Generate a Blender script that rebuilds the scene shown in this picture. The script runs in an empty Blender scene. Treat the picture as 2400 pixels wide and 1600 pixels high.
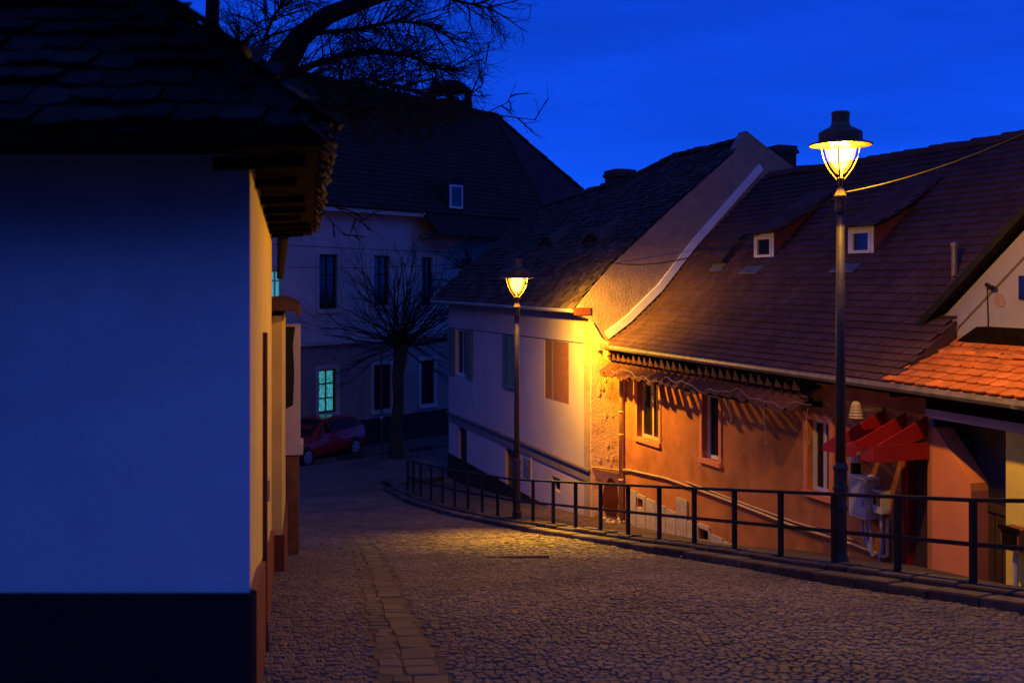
import bpy, math, random
import numpy as np
random.seed(7); np.random.seed(7)
SC = bpy.context.scene
COL = SC.collection
# ------------------------------------------------------------------ camera, sky, exposure
FPX = 2400*35/36.0; CX = 1200.0; HY = 659.0
cam = bpy.data.cameras.new("camera"); camo = bpy.data.objects.new("camera", cam); COL.objects.link(camo)
cam.lens = 35; cam.sensor_width = 36; cam.shift_y = -141/2400.0
cam.clip_start = 0.05; cam.clip_end = 3000
camo.location = (0, 0, 0); camo.rotation_euler = (math.pi/2, 0, 0)
cam.dof.use_dof = True; cam.dof.focus_distance = 17.0; cam.dof.aperture_fstop = 2.0
SC.camera = camo
SC.view_settings.view_transform = 'Standard'; SC.view_settings.look = 'None'
SC.view_settings.exposure = 0; SC.view_settings.gamma = 1
SC.cycles.max_bounces = 6; SC.cycles.transparent_max_bounces = 12
SC.cycles.sample_clamp_indirect = 4.0
SC.cycles.use_denoising = True

W = bpy.data.worlds.new("World"); SC.world = W; W.use_nodes = True
nt = W.node_tree; N = nt.nodes; Lk = nt.links
bg = N["Background"]
tc = N.new("ShaderNodeTexCoord"); sep = N.new("ShaderNodeSeparateXYZ"); Lk.new(tc.outputs["Generated"], sep.inputs[0])
ramp = N.new("ShaderNodeValToRGB"); Lk.new(sep.outputs["Z"], ramp.inputs[0])
cr = ramp.color_ramp
cr.elements[0].position = 0.0; cr.elements[0].color = (0.0068, 0.130, 1.25, 1)
cr.elements[1].position = 0.28; cr.elements[1].color = (0.0032, 0.050, 0.62, 1)
for p, c in ((0.14, (0.0044, 0.078, 0.88, 1)), (0.45, (0.045, 0.15, 1.15, 1)), (0.65, (0.070, 0.18, 1.25, 1)), (1.0, (0.055, 0.115, 0.70, 1))):
    e = cr.elements.new(p); e.color = c
mp = N.new("ShaderNodeMapping"); mp.inputs["Scale"].default_value = (1.6, 1.6, 9.0); Lk.new(tc.outputs["Generated"], mp.inputs[0])
nz = N.new("ShaderNodeTexNoise"); nz.inputs["Scale"].default_value = 2.2; nz.inputs["Detail"].default_value = 5; Lk.new(mp.outputs[0], nz.inputs[0])
mr = N.new("ShaderNodeMapRange"); mr.inputs[1].default_value = .3; mr.inputs[2].default_value = .7; mr.inputs[3].default_value = .80; mr.inputs[4].default_value = 1.12
Lk.new(nz.outputs[0], mr.inputs[0])
mul = N.new("ShaderNodeVectorMath"); mul.operation = 'SCALE'; Lk.new(ramp.outputs[0], mul.inputs[0]); Lk.new(mr.outputs[0], mul.inputs["Scale"])
bk = N.new("ShaderNodeMapRange"); bk.inputs[1].default_value = -.62; bk.inputs[2].default_value = -.05; bk.inputs[3].default_value = .06; bk.inputs[4].default_value = 1.0
ad0 = N.new("ShaderNodeMath"); ad0.operation = 'MULTIPLY_ADD'; Lk.new(sep.outputs["Z"], ad0.inputs[0]); ad0.inputs[1].default_value = 1.0; Lk.new(sep.outputs["Y"], ad0.inputs[2]); Lk.new(ad0.outputs[0], bk.inputs[0])
mul2 = N.new("ShaderNodeVectorMath"); mul2.operation = 'SCALE'; Lk.new(mul.outputs[0], mul2.inputs[0]); Lk.new(bk.outputs[0], mul2.inputs["Scale"])
def wr(src, a, b, c, d):
    r_ = N.new("ShaderNodeMapRange"); r_.interpolation_type = 'SMOOTHSTEP'
    for i_, x_ in ((1, a), (2, b), (3, c), (4, d)): r_.inputs[i_].default_value = x_
    Lk.new(src, r_.inputs[0]); return r_.outputs[0]
w1 = N.new("ShaderNodeMath"); w1.operation = 'MULTIPLY'; Lk.new(wr(sep.outputs["Y"], -.35, .35, 0, .82), w1.inputs[0]); Lk.new(wr(sep.outputs["Z"], .29, .42, 0, 1), w1.inputs[1])
w2 = N.new("ShaderNodeMath"); w2.operation = 'SUBTRACT'; w2.inputs[0].default_value = 1.0; Lk.new(w1.outputs[0], w2.inputs[1])
mul3 = N.new("ShaderNodeVectorMath"); mul3.operation = 'SCALE'; Lk.new(mul2.outputs[0], mul3.inputs[0]); Lk.new(w2.outputs[0], mul3.inputs["Scale"])
Lk.new(mul3.outputs[0], bg.inputs[0]); bg.inputs[1].default_value = 1.0

LAMP_COL = (1.0, 0.455, 0.016)
# each lamp's optics: watts, downward share (below z0..z1), street-side direction and share, even share, aimed lobe (direction, share, exponent)
LAMP_W = {1: dict(w=2900.0, down=.12, z0=-.66, z1=-.46, dir=(-.88, -.48), side=.56, sdown=.45, even=.11, lobes=(((.55, .0, -.83), .13, 5.0),)),
          2: dict(w=5000.0, down=.02, z0=-.62, z1=-.30, dir=(.3, -.9), side=.04, sdown=1.0, even=.04, lobes=(((.10, -.58, -.80), 2.5, 20.0), ((.72, .40, -.57), 1.05, 6.0)))}

# ------------------------------------------------------------------ materials
def nodes_of(m):
    m.use_nodes = True
    t = m.node_tree; b = t.nodes["Principled BSDF"]
    return t, t.nodes, t.links, b
def mat(name, col, rough=.8, metal=0, var=.25, scale=3.0, bump=0.0, bscale=40.0, stain=None, stain_scale=.7, stain_lo=.55, stain_hi=.72,
        island=0.0, spec=.3, detail=6, coat=0.0):
    m = bpy.data.materials.new(name); t, n, l, b = nodes_of(m)
    b.inputs["Roughness"].default_value = rough; b.inputs["Metallic"].default_value = metal
    b.inputs["Specular IOR Level"].default_value = spec
    if coat: b.inputs["Coat Weight"].default_value = coat; b.inputs["Coat Roughness"].default_value = .08
    geo = n.new("ShaderNodeNewGeometry")
    ns = n.new("ShaderNodeTexNoise"); ns.inputs["Scale"].default_value = scale; ns.inputs["Detail"].default_value = detail
    l.new(geo.outputs["Position"], ns.inputs["Vector"])
    r = n.new("ShaderNodeMapRange"); r.inputs[1].default_value = .3; r.inputs[2].default_value = .7
    r.inputs[3].default_value = 1-var; r.inputs[4].default_value = 1+var*.6; l.new(ns.outputs[0], r.inputs[0])
    sc = n.new("ShaderNodeVectorMath"); sc.operation = 'SCALE'; sc.inputs[0].default_value = col; l.new(r.outputs[0], sc.inputs["Scale"])
    out = sc.outputs[0]
    if island:
        r2 = n.new("ShaderNodeMapRange"); r2.inputs[3].default_value = 1-island; r2.inputs[4].default_value = 1+island
        l.new(geo.outputs["Random Per Island"], r2.inputs[0])
        s2 = n.new("ShaderNodeVectorMath"); s2.operation = 'SCALE'; l.new(out, s2.inputs[0]); l.new(r2.outputs[0], s2.inputs["Scale"]); out = s2.outputs[0]
    if stain:
        n2 = n.new("ShaderNodeTexNoise"); n2.inputs["Scale"].default_value = stain_scale; n2.inputs["Detail"].default_value = 8; n2.inputs["Roughness"].default_value = .65
        l.new(geo.outputs["Position"], n2.inputs["Vector"])
        r3 = n.new("ShaderNodeMapRange"); r3.inputs[1].default_value = stain_lo; r3.inputs[2].default_value = stain_hi; l.new(n2.outputs[0], r3.inputs[0])
        mx = n.new("ShaderNodeMix"); mx.data_type = 'RGBA'; l.new(r3.outputs[0], mx.inputs["Factor"]); l.new(out, mx.inputs["A"]); mx.inputs["B"].default_value = (*stain, 1)
        out = mx.outputs["Result"]
    l.new(out, b.inputs["Base Color"])
    if bump:
        n3 = n.new("ShaderNodeTexNoise"); n3.inputs["Scale"].default_value = bscale; n3.inputs["Detail"].default_value = 5
        l.new(geo.outputs["Position"], n3.inputs["Vector"])
        bp = n.new("ShaderNodeBump"); bp.inputs["Strength"].default_value = bump; bp.inputs["Distance"].default_value = .02
        l.new(n3.outputs[0], bp.inputs["Height"]); l.new(bp.outputs[0], b.inputs["Normal"])
    return m
def emis(name, col, strength):
    m = bpy.data.materials.new(name); t, n, l, b = nodes_of(m)
    b.inputs["Base Color"].default_value = (.05, .05, .05, 1)
    b.inputs["Emission Color"].default_value = (*col, 1); b.inputs["Emission Strength"].default_value = strength
    return m
M = {}
M['white_plaster'] = mat('white_plaster', (.64, .66, .64), .92, var=.14, scale=.8, bump=.14, bscale=30, stain=(.42, .43, .43), stain_scale=.75, stain_lo=.48, stain_hi=.80)
M['gable_plaster'] = mat('gable_plaster', (.30, .28, .29), .9, var=.12, scale=1.6, bump=.3, bscale=50, stain=(.17, .14, .13), stain_scale=1.1, stain_lo=.56, stain_hi=.8)
M['cream_plaster'] = mat('cream_plaster', (.56, .43, .13), .9, var=.12, scale=1.5, bump=.25, bscale=50, stain=(.40, .33, .22), stain_scale=.9, stain_lo=.6, stain_hi=.85)
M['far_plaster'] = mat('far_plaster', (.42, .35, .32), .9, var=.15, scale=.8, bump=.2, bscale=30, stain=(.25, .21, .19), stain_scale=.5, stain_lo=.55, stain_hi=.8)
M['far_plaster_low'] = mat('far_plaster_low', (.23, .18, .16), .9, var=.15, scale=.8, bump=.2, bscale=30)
M['lilac_plaster'] = mat('lilac_plaster', (.42, .35, .34), .9, var=.12, scale=1.0, bump=.3, bscale=70, stain=(.42, .35, .33), stain_scale=.7, stain_lo=.58, stain_hi=.85)
M['rough_plaster'] = mat('rough_plaster', (.28, .20, .15), .95, var=.2, scale=4, bump=.7, bscale=28, stain=(.30, .20, .15), stain_scale=1.6, stain_lo=.52, stain_hi=.72)
M['lamplit_plaster'] = mat('lamplit_plaster', (.74, .50, .27), .95, var=.18, scale=4, bump=.6, bscale=26, stain=(.42, .20, .10), stain_scale=2.6, stain_lo=.53, stain_hi=.66)  # end wall plaster in a brighter copy, lamplight put into its colour
M['orange_plaster'] = mat('orange_plaster', (.42, .16, .045), .88, var=.22, scale=2.2, bump=.4, bscale=40, stain=(.20, .070, .026), stain_scale=1.3, stain_lo=.48, stain_hi=.74)
M['orange_smooth'] = mat('orange_smooth', (.62, .22, .09), .85, var=.10, scale=2, bump=.2, bscale=50)
M['yellow_plaster'] = mat('yellow_plaster', (.66, .56, .11), .85, var=.12, scale=3, bump=.2, bscale=50)
M['red_plinth'] = mat('red_plinth', (.135, .034, .016), .6, var=.25, scale=3, bump=.3, bscale=35, stain=(.19, .07, .035), stain_scale=1.5, stain_lo=.6, stain_hi=.8)
M['dark_plinth'] = mat('dark_plinth', (.012, .011, .010), .85, var=.3, scale=3, bump=.3)
M['slab_stone'] = mat('slab_stone', (.34, .29, .24), .9, var=.25, scale=6, bump=.4, bscale=30, island=.2)
M['band_paint'] = mat('band_paint', (.17, .14, .14), .8, var=.2, scale=3)
M['brown_tile'] = mat('brown_tile', (.074, .038, .040), .85, var=.25, scale=2, bump=.2, bscale=50, island=.14, spec=.12)
M['old_tile'] = mat('old_tile', (.052, .034, .031), .9, var=.45, scale=6, bump=.4, bscale=40, island=.55)
M['far_tile'] = mat('far_tile', (.024, .015, .013), .9, var=.3, scale=2, bump=.3, bscale=20, island=.35)
M['near_tile'] = mat('near_tile', (.010, .009, .0085), .9, var=.6, scale=5, bump=.4, bscale=30, island=.75)
M['orange_tile'] = mat('orange_tile', (.46, .135, .028), .8, var=.25, scale=6, bump=.25, bscale=50, island=.2)
M['red_tile'] = mat('red_tile', (.075, .024, .017), .7, var=.3, scale=5, bump=.25, island=.3)
M['red_paint'] = mat('red_paint', (.27, .011, .013), .5, var=.15, scale=5)
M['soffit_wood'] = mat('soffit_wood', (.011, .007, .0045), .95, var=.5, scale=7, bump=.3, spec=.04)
M['dark_wood'] = mat('dark_wood', (.05, .028, .02), .8, var=.35, scale=8, bump=.3)
M['brown_wood'] = mat('brown_wood', (.16, .07, .03), .8, var=.35, scale=8, bump=.3)
M['zinc'] = mat('zinc', (.36, .36, .38), .45, metal=.6, var=.2, scale=4)
M['dull_zinc'] = mat('dull_zinc', (.085, .10, .14), .5, metal=.2, var=.2, scale=4)
M['pale_metal'] = mat('pale_metal', (.62, .62, .64), .5, var=.15, scale=3)
M['gutter'] = mat('gutter', (.16, .14, .13), .5, metal=.4, var=.4, scale=5)
M['post_iron'] = mat('post_iron', (.055, .05, .05), .5, metal=.2, var=.3, scale=9, bump=.15, bscale=80)
M['rail_iron'] = mat('rail_iron', (.020, .022, .026), .5, metal=.3, var=.3, scale=12, bump=.15, bscale=90)
M['lantern_metal'] = mat('lantern_metal', (.10, .07, .05), .5, metal=.2, var=.25, scale=9)
M['frame_white'] = mat('frame_white', (.55, .55, .56), .5, var=.1, scale=6)
M['frame_wood'] = mat('frame_wood', (.50, .36, .20), .6, var=.15, scale=6)
M['shutter_green'] = mat('shutter_green', (.085, .16, .16), .6, var=.25, scale=8)
M['blind_brown'] = mat('blind_brown', (.20, .085, .04), .7, var=.2, scale=9)
M['glass_dark'] = mat('glass_dark', (.008, .008, .011), .08, var=.2, scale=2, spec=.5)
M['interior'] = mat('interior', (.008, .007, .007), .95, var=.2)
M['kerb_stone'] = mat('kerb_stone', (.075, .060, .050), .9, var=.4, scale=6, bump=.6, bscale=25, island=.35)
M['paving'] = mat('paving', (.08, .062, .05), .9, var=.35, scale=2.5, bump=.6, bscale=30, stain=(.06, .05, .045), stain_scale=.9, stain_lo=.45, stain_hi=.65)
M['dirt'] = mat('dirt', (.12, .08, .055), .95, var=.5, scale=6, bump=.8, bscale=22)
M['cobble'] = mat('cobble', (.105, .080, .066), .72, var=.4, scale=.9, bump=.35, bscale=60, island=.30, spec=.45, stain=(.085, .07, .065), stain_scale=.55, stain_lo=.5, stain_hi=.7)
M['slab'] = mat('slab', (.074, .057, .048), .75, var=.3, scale=2, bump=.4, bscale=40, island=.2, spec=.4)
M['joint'] = mat('joint', (.066, .052, .043), .95, var=.3, scale=3, bump=.4)
M['earth'] = mat('earth', (.02, .018, .016), .95, var=.4, scale=.3)
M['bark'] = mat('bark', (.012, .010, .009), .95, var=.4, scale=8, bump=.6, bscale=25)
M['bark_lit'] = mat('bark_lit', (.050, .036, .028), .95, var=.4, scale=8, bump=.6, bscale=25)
M['cabinet_grey'] = mat('cabinet_grey', (.50, .47, .42), .55, var=.15, scale=8)
M['siren_shell'] = mat('siren_shell', (.36, .28, .13), .6, var=.2, scale=8)
M['cabinet_blue'] = mat('cabinet_blue', (.30, .33, .40), .55, var=.2, scale=8)
M['pipe_paint'] = mat('pipe_paint', (.52, .36, .18), .55, var=.2, scale=6)
M['cable'] = mat('cable', (.014, .012, .012), .8, var=.2, spec=.15)
M['white_cable'] = mat('white_cable', (.22, .20, .17), .5, var=.1)
M['car_paint'] = mat('car_paint', (.30, .014, .012), .3, metal=.1, var=.08, scale=3, coat=.35)
M['tyre'] = mat('tyre', (.012, .012, .012), .85, var=.2)
M['alloy'] = mat('alloy', (.55, .55, .56), .35, metal=.7, var=.1)
M['lamp_lens'] = mat('lamp_lens', (.45, .42, .40), .1, var=.1, spec=.6)
M['black_trim'] = mat('black_trim', (.01, .01, .011), .6, var=.2)
M['grey_tag'] = mat('grey_tag', (.12, .13, .16), .9, var=.3, scale=4)
M['paper'] = mat('paper', (.7, .68, .62), .8, var=.1)
M['rubble'] = mat('rubble', (.42, .33, .22), .95, var=.3, scale=10, bump=.5, island=.3)
M['lit_pane'] = emis('lit_pane', (.06, .42, .46), .75)
def curtain():
    m = bpy.data.materials.new('lit_curtain'); t, n, l, b = nodes_of(m)
    geo = n.new("ShaderNodeNewGeometry"); mpn = n.new("ShaderNodeMapping"); mpn.inputs["Scale"].default_value = (6, 6, 2.5)
    l.new(geo.outputs["Position"], mpn.inputs[0])
    wv = n.new("ShaderNodeTexNoise"); wv.inputs["Scale"].default_value = 2.4; l.new(mpn.outputs[0], wv.inputs[0])
    rp = n.new("ShaderNodeValToRGB"); l.new(wv.outputs[0], rp.inputs[0])
    rp.color_ramp.elements[0].position = .35; rp.color_ramp.elements[0].color = (.02, .14, .16, 1)
    rp.color_ramp.elements[1].position = .65; rp.color_ramp.elements[1].color = (.05, .40, .46, 1)
    b.inputs["Base Color"].default_value = (.05, .05, .05, 1)
    l.new(rp.outputs[0], b.inputs["Emission Color"]); b.inputs["Emission Strength"].default_value = .95
    return m
M['lit_curtain'] = curtain()
def bowl_mat(nm, c_, k):
    m = bpy.data.materials.new(nm); m.use_nodes = True
    t = m.node_tree; n = t.nodes; l = t.links; n.remove(n["Principled BSDF"])
    tr = n.new("ShaderNodeBsdfTransparent"); em = n.new("ShaderNodeEmission"); ad = n.new("ShaderNodeAddShader")
    em.inputs[0].default_value = c_; em.inputs[1].default_value = k
    l.new(tr.outputs[0], ad.inputs[0]); l.new(em.outputs[0], ad.inputs[1]); l.new(ad.outputs[0], n["Material Output"].inputs[0])
    return m
M['bowl'] = bowl_mat('lamp_bowl', (1.0, .40, .015, 1), 1.0); M['bulb'] = bowl_mat('lamp_bulb', (1.0, .55, .10, 1), 2.4)

# ------------------------------------------------------------------ mesh helpers
class MB:
    def __init__(s): s.v = []; s.f = []; s.m = []
    def add(s, vs, fs, mi=0):
        o = len(s.v); s.v.extend([tuple(p) for p in vs])
        for f in fs: s.f.append(tuple(o+i for i in f)); s.m.append(mi)
    def poly(s, pts, mi=0): s.add(pts, [tuple(range(len(pts)))], mi)
    def prism(s, pts, vec, mi=0):
        n = len(pts); q = [tuple(p[i]+vec[i] for i in range(3)) for p in pts]
        s.add(list(pts)+q, [tuple(range(n)), tuple(range(2*n-1, n-1, -1))]+[(i, i+n, (i+1) % n+n, (i+1) % n) for i in range(n)], mi)
    def hexa(s, b, t, mi=0):     # 4 bottom, 4 top
        s.add(list(b)+list(t), [(3, 2, 1, 0), (4, 5, 6, 7), (0, 1, 5, 4), (1, 2, 6, 5), (2, 3, 7, 6), (3, 0, 4, 7)], mi)
    def box(s, F, s0, s1, t0, t1, z0, z1, mi=0):
        p = F.p
        s.hexa([p(s0, t0, z0), p(s1, t0, z0), p(s1, t1, z0), p(s0, t1, z0)], [p(s0, t0, z1), p(s1, t0, z1), p(s1, t1, z1), p(s0, t1, z1)], mi)
    def tube(s, pts, r, n=6, mi=0, cap=True):
        pts = [np.array(p, float) for p in pts]
        if not hasattr(r, '__len__'): r = [r]*len(pts)
        rings = []; ref = None
        for i, p in enumerate(pts):
            d = pts[min(i+1, len(pts)-1)]-pts[max(i-1, 0)]; L = np.linalg.norm(d); d = d/L if L > 1e-9 else np.array([0, 0, 1.])
            if ref is None or abs(np.dot(ref, d)) > .95: ref = np.array([0, 0, 1.]) if abs(d[2]) < .9 else np.array([1., 0, 0])
            a = np.cross(d, ref); a /= np.linalg.norm(a); b = np.cross(d, a)
            rings.append([p+r[i]*(math.cos(2*math.pi*k/n)*a+math.sin(2*math.pi*k/n)*b) for k in range(n)])
        vs = [q for rg in rings for q in rg]; fs = []
        for i in range(len(pts)-1):
            for k in range(n): fs.append((i*n+k, i*n+(k+1) % n, (i+1)*n+(k+1) % n, (i+1)*n+k))
        if cap: fs += [tuple(range(n-1, -1, -1)), tuple((len(pts)-1)*n+k for k in range(n))]
        s.add(vs, fs, mi)
    def lathe(s, prof, c, n=20, mi=0):   # prof [(r,z)], closed at ends when r ~ 0
        vs = []; fs = []
        for r, z in prof:
            for k in range(n): vs.append((c[0]+r*math.cos(2*math.pi*k/n), c[1]+r*math.sin(2*math.pi*k/n), c[2]+z))
        for i in range(len(prof)-1):
            for k in range(n): fs.append((i*n+k, i*n+(k+1) % n, (i+1)*n+(k+1) % n, (i+1)*n+k))
        fs += [tuple(range(n-1, -1, -1)), tuple((len(prof)-1)*n+k for k in range(n))]
        s.add(vs, fs, mi)
    def build(s, name, mats, parent=None, smooth=False, loc=None):
        if not isinstance(mats, (list, tuple)): mats = [mats]
        me = bpy.data.meshes.new(name)
        base = np.array(loc if loc is not None else (0, 0, 0), float)
        me.from_pydata([tuple(np.array(p, float)-base) for p in s.v], [], s.f)
        for m in mats: me.materials.append(m)
        me.polygons.foreach_set('material_index', s.m)
        me.polygons.foreach_set('use_smooth', [smooth]*len(s.f))
        me.update()
        o = bpy.data.objects.new(name, me); COL.objects.link(o)
        if loc is not None: o.location = loc
        if parent is not None: o.parent = parent; o.matrix_parent_inverse.identity(); \
            setattr(o, 'location', tuple(np.array(o.location)-np.array(abs_loc(parent))))
        return o
def abs_loc(o):
    l = np.array(o.location)
    while o.parent: o = o.parent; l = l+np.array(o.location)
    return l
def tag(o, label=None, cat=None, group=None, kind=None):
    if label: o['label'] = label
    if cat: o['category'] = cat
    if group: o['group'] = group
    if kind: o['kind'] = kind
    return o
def thing(name, label, cat, loc, group=None):
    o = bpy.data.objects.new(name, None); o.empty_display_size = .2; COL.objects.link(o); o.location = loc
    return tag(o, label, cat, group)

class Frame:
    def __init__(s, o, t): s.o = o; L = math.hypot(*t); s.t = (t[0]/L, t[1]/L); s.s = (s.t[1], -s.t[0])
    def p(s, a, b, z): return (s.o[0]+s.s[0]*a+s.t[0]*b, s.o[1]+s.s[1]*a+s.t[1]*b, z)
    def inv(s, X, Y): return ((X-s.o[0])*s.s[0]+(Y-s.o[1])*s.s[1], (X-s.o[0])*s.t[0]+(Y-s.o[1])*s.t[1])
    def onS(s, px, py, s0):      # the (t, z) where the ray of a photo point meets the wall plane s = s0
        k = (px-CX)/FPX; d = (s0+s.o[0]*s.s[0]+s.o[1]*s.s[1])/(k*s.s[0]+s.s[1])
        return s.inv(k*d, d)[1], (HY-py)/FPX*d
    def onT(s, px, py, t0):
        k = (px-CX)/FPX; d = (t0+s.o[0]*s.t[0]+s.o[1]*s.t[1])/(k*s.t[0]+s.t[1])
        return s.inv(k*d, d)[0], (HY-py)/FPX*d
    def onProfile(s, px, py, zf):
        k = (px-CX)/FPX; q = (HY-py)/FPX; best = None
        for i in range(800):
            d = 10+i*.03; a, b = s.inv(k*d, d)
            if q*d < zf(a): return a, b, q*d
        return a, b, q*d
def P(px, py, d): return ((px-CX)/FPX*d, d, (HY-py)/FPX*d)
def lerp_f(tab):
    xs = [a for a, _ in tab]; ys = [b for _, b in tab]
    return lambda x: float(np.interp(x, xs, ys))

H = Frame((1.745, 22.0), (-.381, 1.0))          # the row of houses on the right (t away from the viewer, s into the houses)
FB = Frame((-5.66, 40.0), (.85, 1.0)); FB.s = (-FB.t[1], FB.t[0])   # the far house across the end of the street
def fb_inv(X, Y): return ((X+5.66)*FB.s[0]+(Y-40)*FB.s[1], (X+5.66)*FB.t[0]+(Y-40)*FB.t[1])
FB.inv = fb_inv

# ------------------------------------------------------------------ ground, road, kerb, walkway
zr = lerp_f([(-30, 1.5), (-8, -.6), (0, -1.42), (5, -2.19), (9.41, -3.0), (15, -4.03), (20.4, -5.02), (24, -5.6), (26.8, -5.97), (30, -6.2), (35, -6.40), (37, -6.50), (40, -6.66), (60, -7.2), (300, -8)])
def railXd(i):
    d = 9.41+.9158*i; return 4.36-.392*(d-9.41), d
def kerb_outer(d):
    X = 4.36-.392*(d-9.41); return X-.36, d-.14
# left edge of the road by depth
def left_edge(d): return float(np.interp(d, [-30, 4, 5.8, 14, 20, 27, 60], [-1.3, -1.3, -1.45, -3.25, -5.2, -9, -24]))
def right_edge(d):   # road ends at the kerb face, beyond the island it opens to the square
    if d < 29.2: return 4.36-.392*(d+.14-9.41)-.36
    return float(np.interp(d, [29.2, 29.8, 31, 60], [-3.75, -3.0, 6.0, 12]))

g = MB()
xs = [-500, -60, -24, -12, -6, 0, 6, 12, 24, 60, 500]; ys = [-60, -20, -8, 0, 5, 10, 15, 20, 25, 30, 35, 40, 60, 150, 700]
for i in range(len(xs)-1):
    for j in range(len(ys)-1):
        g.poly([(xs[a], ys[b], zr(ys[b])-.6) for a, b in ((i, j), (i+1, j), (i+1, j+1), (i, j+1))])
tag(g.build('ground', M['earth']), kind='structure')

def und(x, y): return .012*math.sin(1.3*x+.7*y)+.010*math.sin(.9*y-1.7*x+1)+.005*math.sin(3.1*x+2.2*y)
joint = MB(); ds = np.arange(-8, 46, .33)
for a, b in zip(ds[:-1], ds[1:]):
    for c0, c1 in zip(np.linspace(0, 1, 31)[:-1], np.linspace(0, 1, 31)[1:]):
        qd = []
        for yy, c in ((a, c0), (a, c1), (b, c1), (b, c0)):
            xx = left_edge(yy)-1.5; xx += (min(right_edge(yy)+.25, 14)-xx)*c; qd.append((xx, yy, zr(yy)+und(xx, yy)-.0105))
        joint.poly(qd)
# strip of large slabs running down the left part of the road
def slab_x(d): return float(np.interp(d, [4, 5.8, 9.3, 14, 18, 22], [-.27, -.58, -1.23, -2.08, -2.92, -3.75]))
road = MB(); slabs = MB()
def stone(mb, c, w, h, rot, hz, tilt, ins=.014):
    ca, sa = math.cos(rot), math.sin(rot)
    cs = [(-w/2, -h/2), (w/2, -h/2), (w/2, h/2), (-w/2, h/2)]
    j = lambda k: random.uniform(-k, k)
    vs = []
    cs = [(x+j(.07*w), y+j(.07*h)) for x, y in cs]
    for lev, (f, z) in enumerate(((1.0, -.05), (1.0, -.008-ins*.4), (1-2*ins/min(w, h), hz))):
        for x, y in cs:
            X = x*f; Y = y*f
            zz = z+(X*tilt[0]+Y*tilt[1] if lev else 0)
            gx = c[0]+X*ca-Y*sa; gy = c[1]+X*sa+Y*ca
            vs.append((gx, gy, zr(gy)+und(gx, gy)+zz))
    fs = [(8, 9, 10, 11)]
    for L in (0, 4):
        for k in range(4): fs.append((L+k, L+(k+1) % 4, L+4+(k+1) % 4, L+4+k))
    mb.add(vs, fs)
d = 3.6; row = 0
while d < 44:
    h = .074 if d < 14 else (.095 if d < 24 else .14)
    wst = .066 if d < 14 else (.095 if d < 24 else .2)
    x = left_edge(d)-.2+random.uniform(0, wst); xe = min(right_edge(d)+.02, 12)
    if d > 29: xe = min(xe, 9)
    if d < 4.2: x = max(x, -1.6)
    sx = slab_x(d) if d < 20.5 else None
    while x < xe:
        w = wst*random.uniform(.75, 1.25)
        xc = x+w/2
        # arcs: rows bow toward the viewer in the middle
        yb = d+.22*math.sin((xc-left_edge(d))*.9)+.05*math.sin(2.3*xc+d)
        if not (sx is not None and sx-.21 < xc < sx+.23):
            stone(road, (xc, yb), w-.006, h-.013, random.uniform(-.09, .09)+.18*math.cos((xc-left_edge(d))*.9), random.uniform(-.005, .005), (random.uniform(-.05, .05), random.uniform(-.07, .07)), .007)
        x += w
    d += h; row += 1
d = 3.6
while d < 20.4:
    L = random.uniform(.16, .50); xc = slab_x(d+L/2)+random.uniform(-.018, .018); ang = math.atan2(1, (slab_x(d+L)-slab_x(d))/L)-math.pi/2+random.uniform(-.05, .05)
    w1 = random.uniform(.19, .245)
    stone(slabs, (xc+w1/2-.01, d+L/2), w1, L-.012, ang, random.uniform(-.003, .004), (random.uniform(-.03, .03), random.uniform(-.03, .03)), .010)
    n_ = 1 if L < .3 else 2
    for k_ in range(n_):
        w2 = random.uniform(.12, .165); stone(slabs, (xc-w2/2-.022, d+L*(k_+.5)/n_+random.uniform(-.02, .02)), w2, L/n_-.012, ang+random.uniform(-.06, .06), random.uniform(-.003, .003), (random.uniform(-.05, .05), random.uniform(-.05, .05)), .014)
    d += L
ro = road.build('road', M['cobble']); tag(ro, kind='structure')
o = joint.build('road_bed', M['joint']); tag(o, kind='structure')
o = slabs.build('gutter_slabs', M['slab']); tag(o, kind='structure')

# wall base (ground along the houses) by t
zbase = lerp_f([(-20, -2.2), (-10.5, -3.78), (-9.0, -3.95), (-7.6, -4.2), (-6.3, -4.4), (-4.2, -4.84), (-.6, -5.32), (0, -5.20), (5, -5.78), (10.6, -6.36), (13, -6.5)])
walk = MB(); dirt = MB(); tl = list(np.arange(-18, 10.61, .5))
def rail_at_t(t):           # point on the rail line with the given t
    d = 22+ t*.9345 - .78; X = 4.36-.392*(d-9.41); return X, d
for a, b in zip(tl[:-1], tl[1:]):
    rows_ = []
    for t in (a, b):
        X, d = rail_at_t(t); X -= .02; s_in = .72 if t < -.01 else .02
        zt = zr(d)+.135
        line = []
        for f in (0, .18, .5, 1.0):
            wx, wy, _ = H.p(s_in, t, 0); q = (X+(wx-X)*f, d+(wy-d)*f)
            line.append((q[0], q[1], zt+(zbase(t)-zt)*(f**.8)+.02*math.sin(3*t+5*f)*(0 < f < 1)))
        rows_.append(line)
    for k in range(3):
        (dirt if (k == 2 and -3 < a < 5) else walk).poly([rows_[0][k], rows_[0][k+1], rows_[1][k+1], rows_[1][k]])
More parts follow.
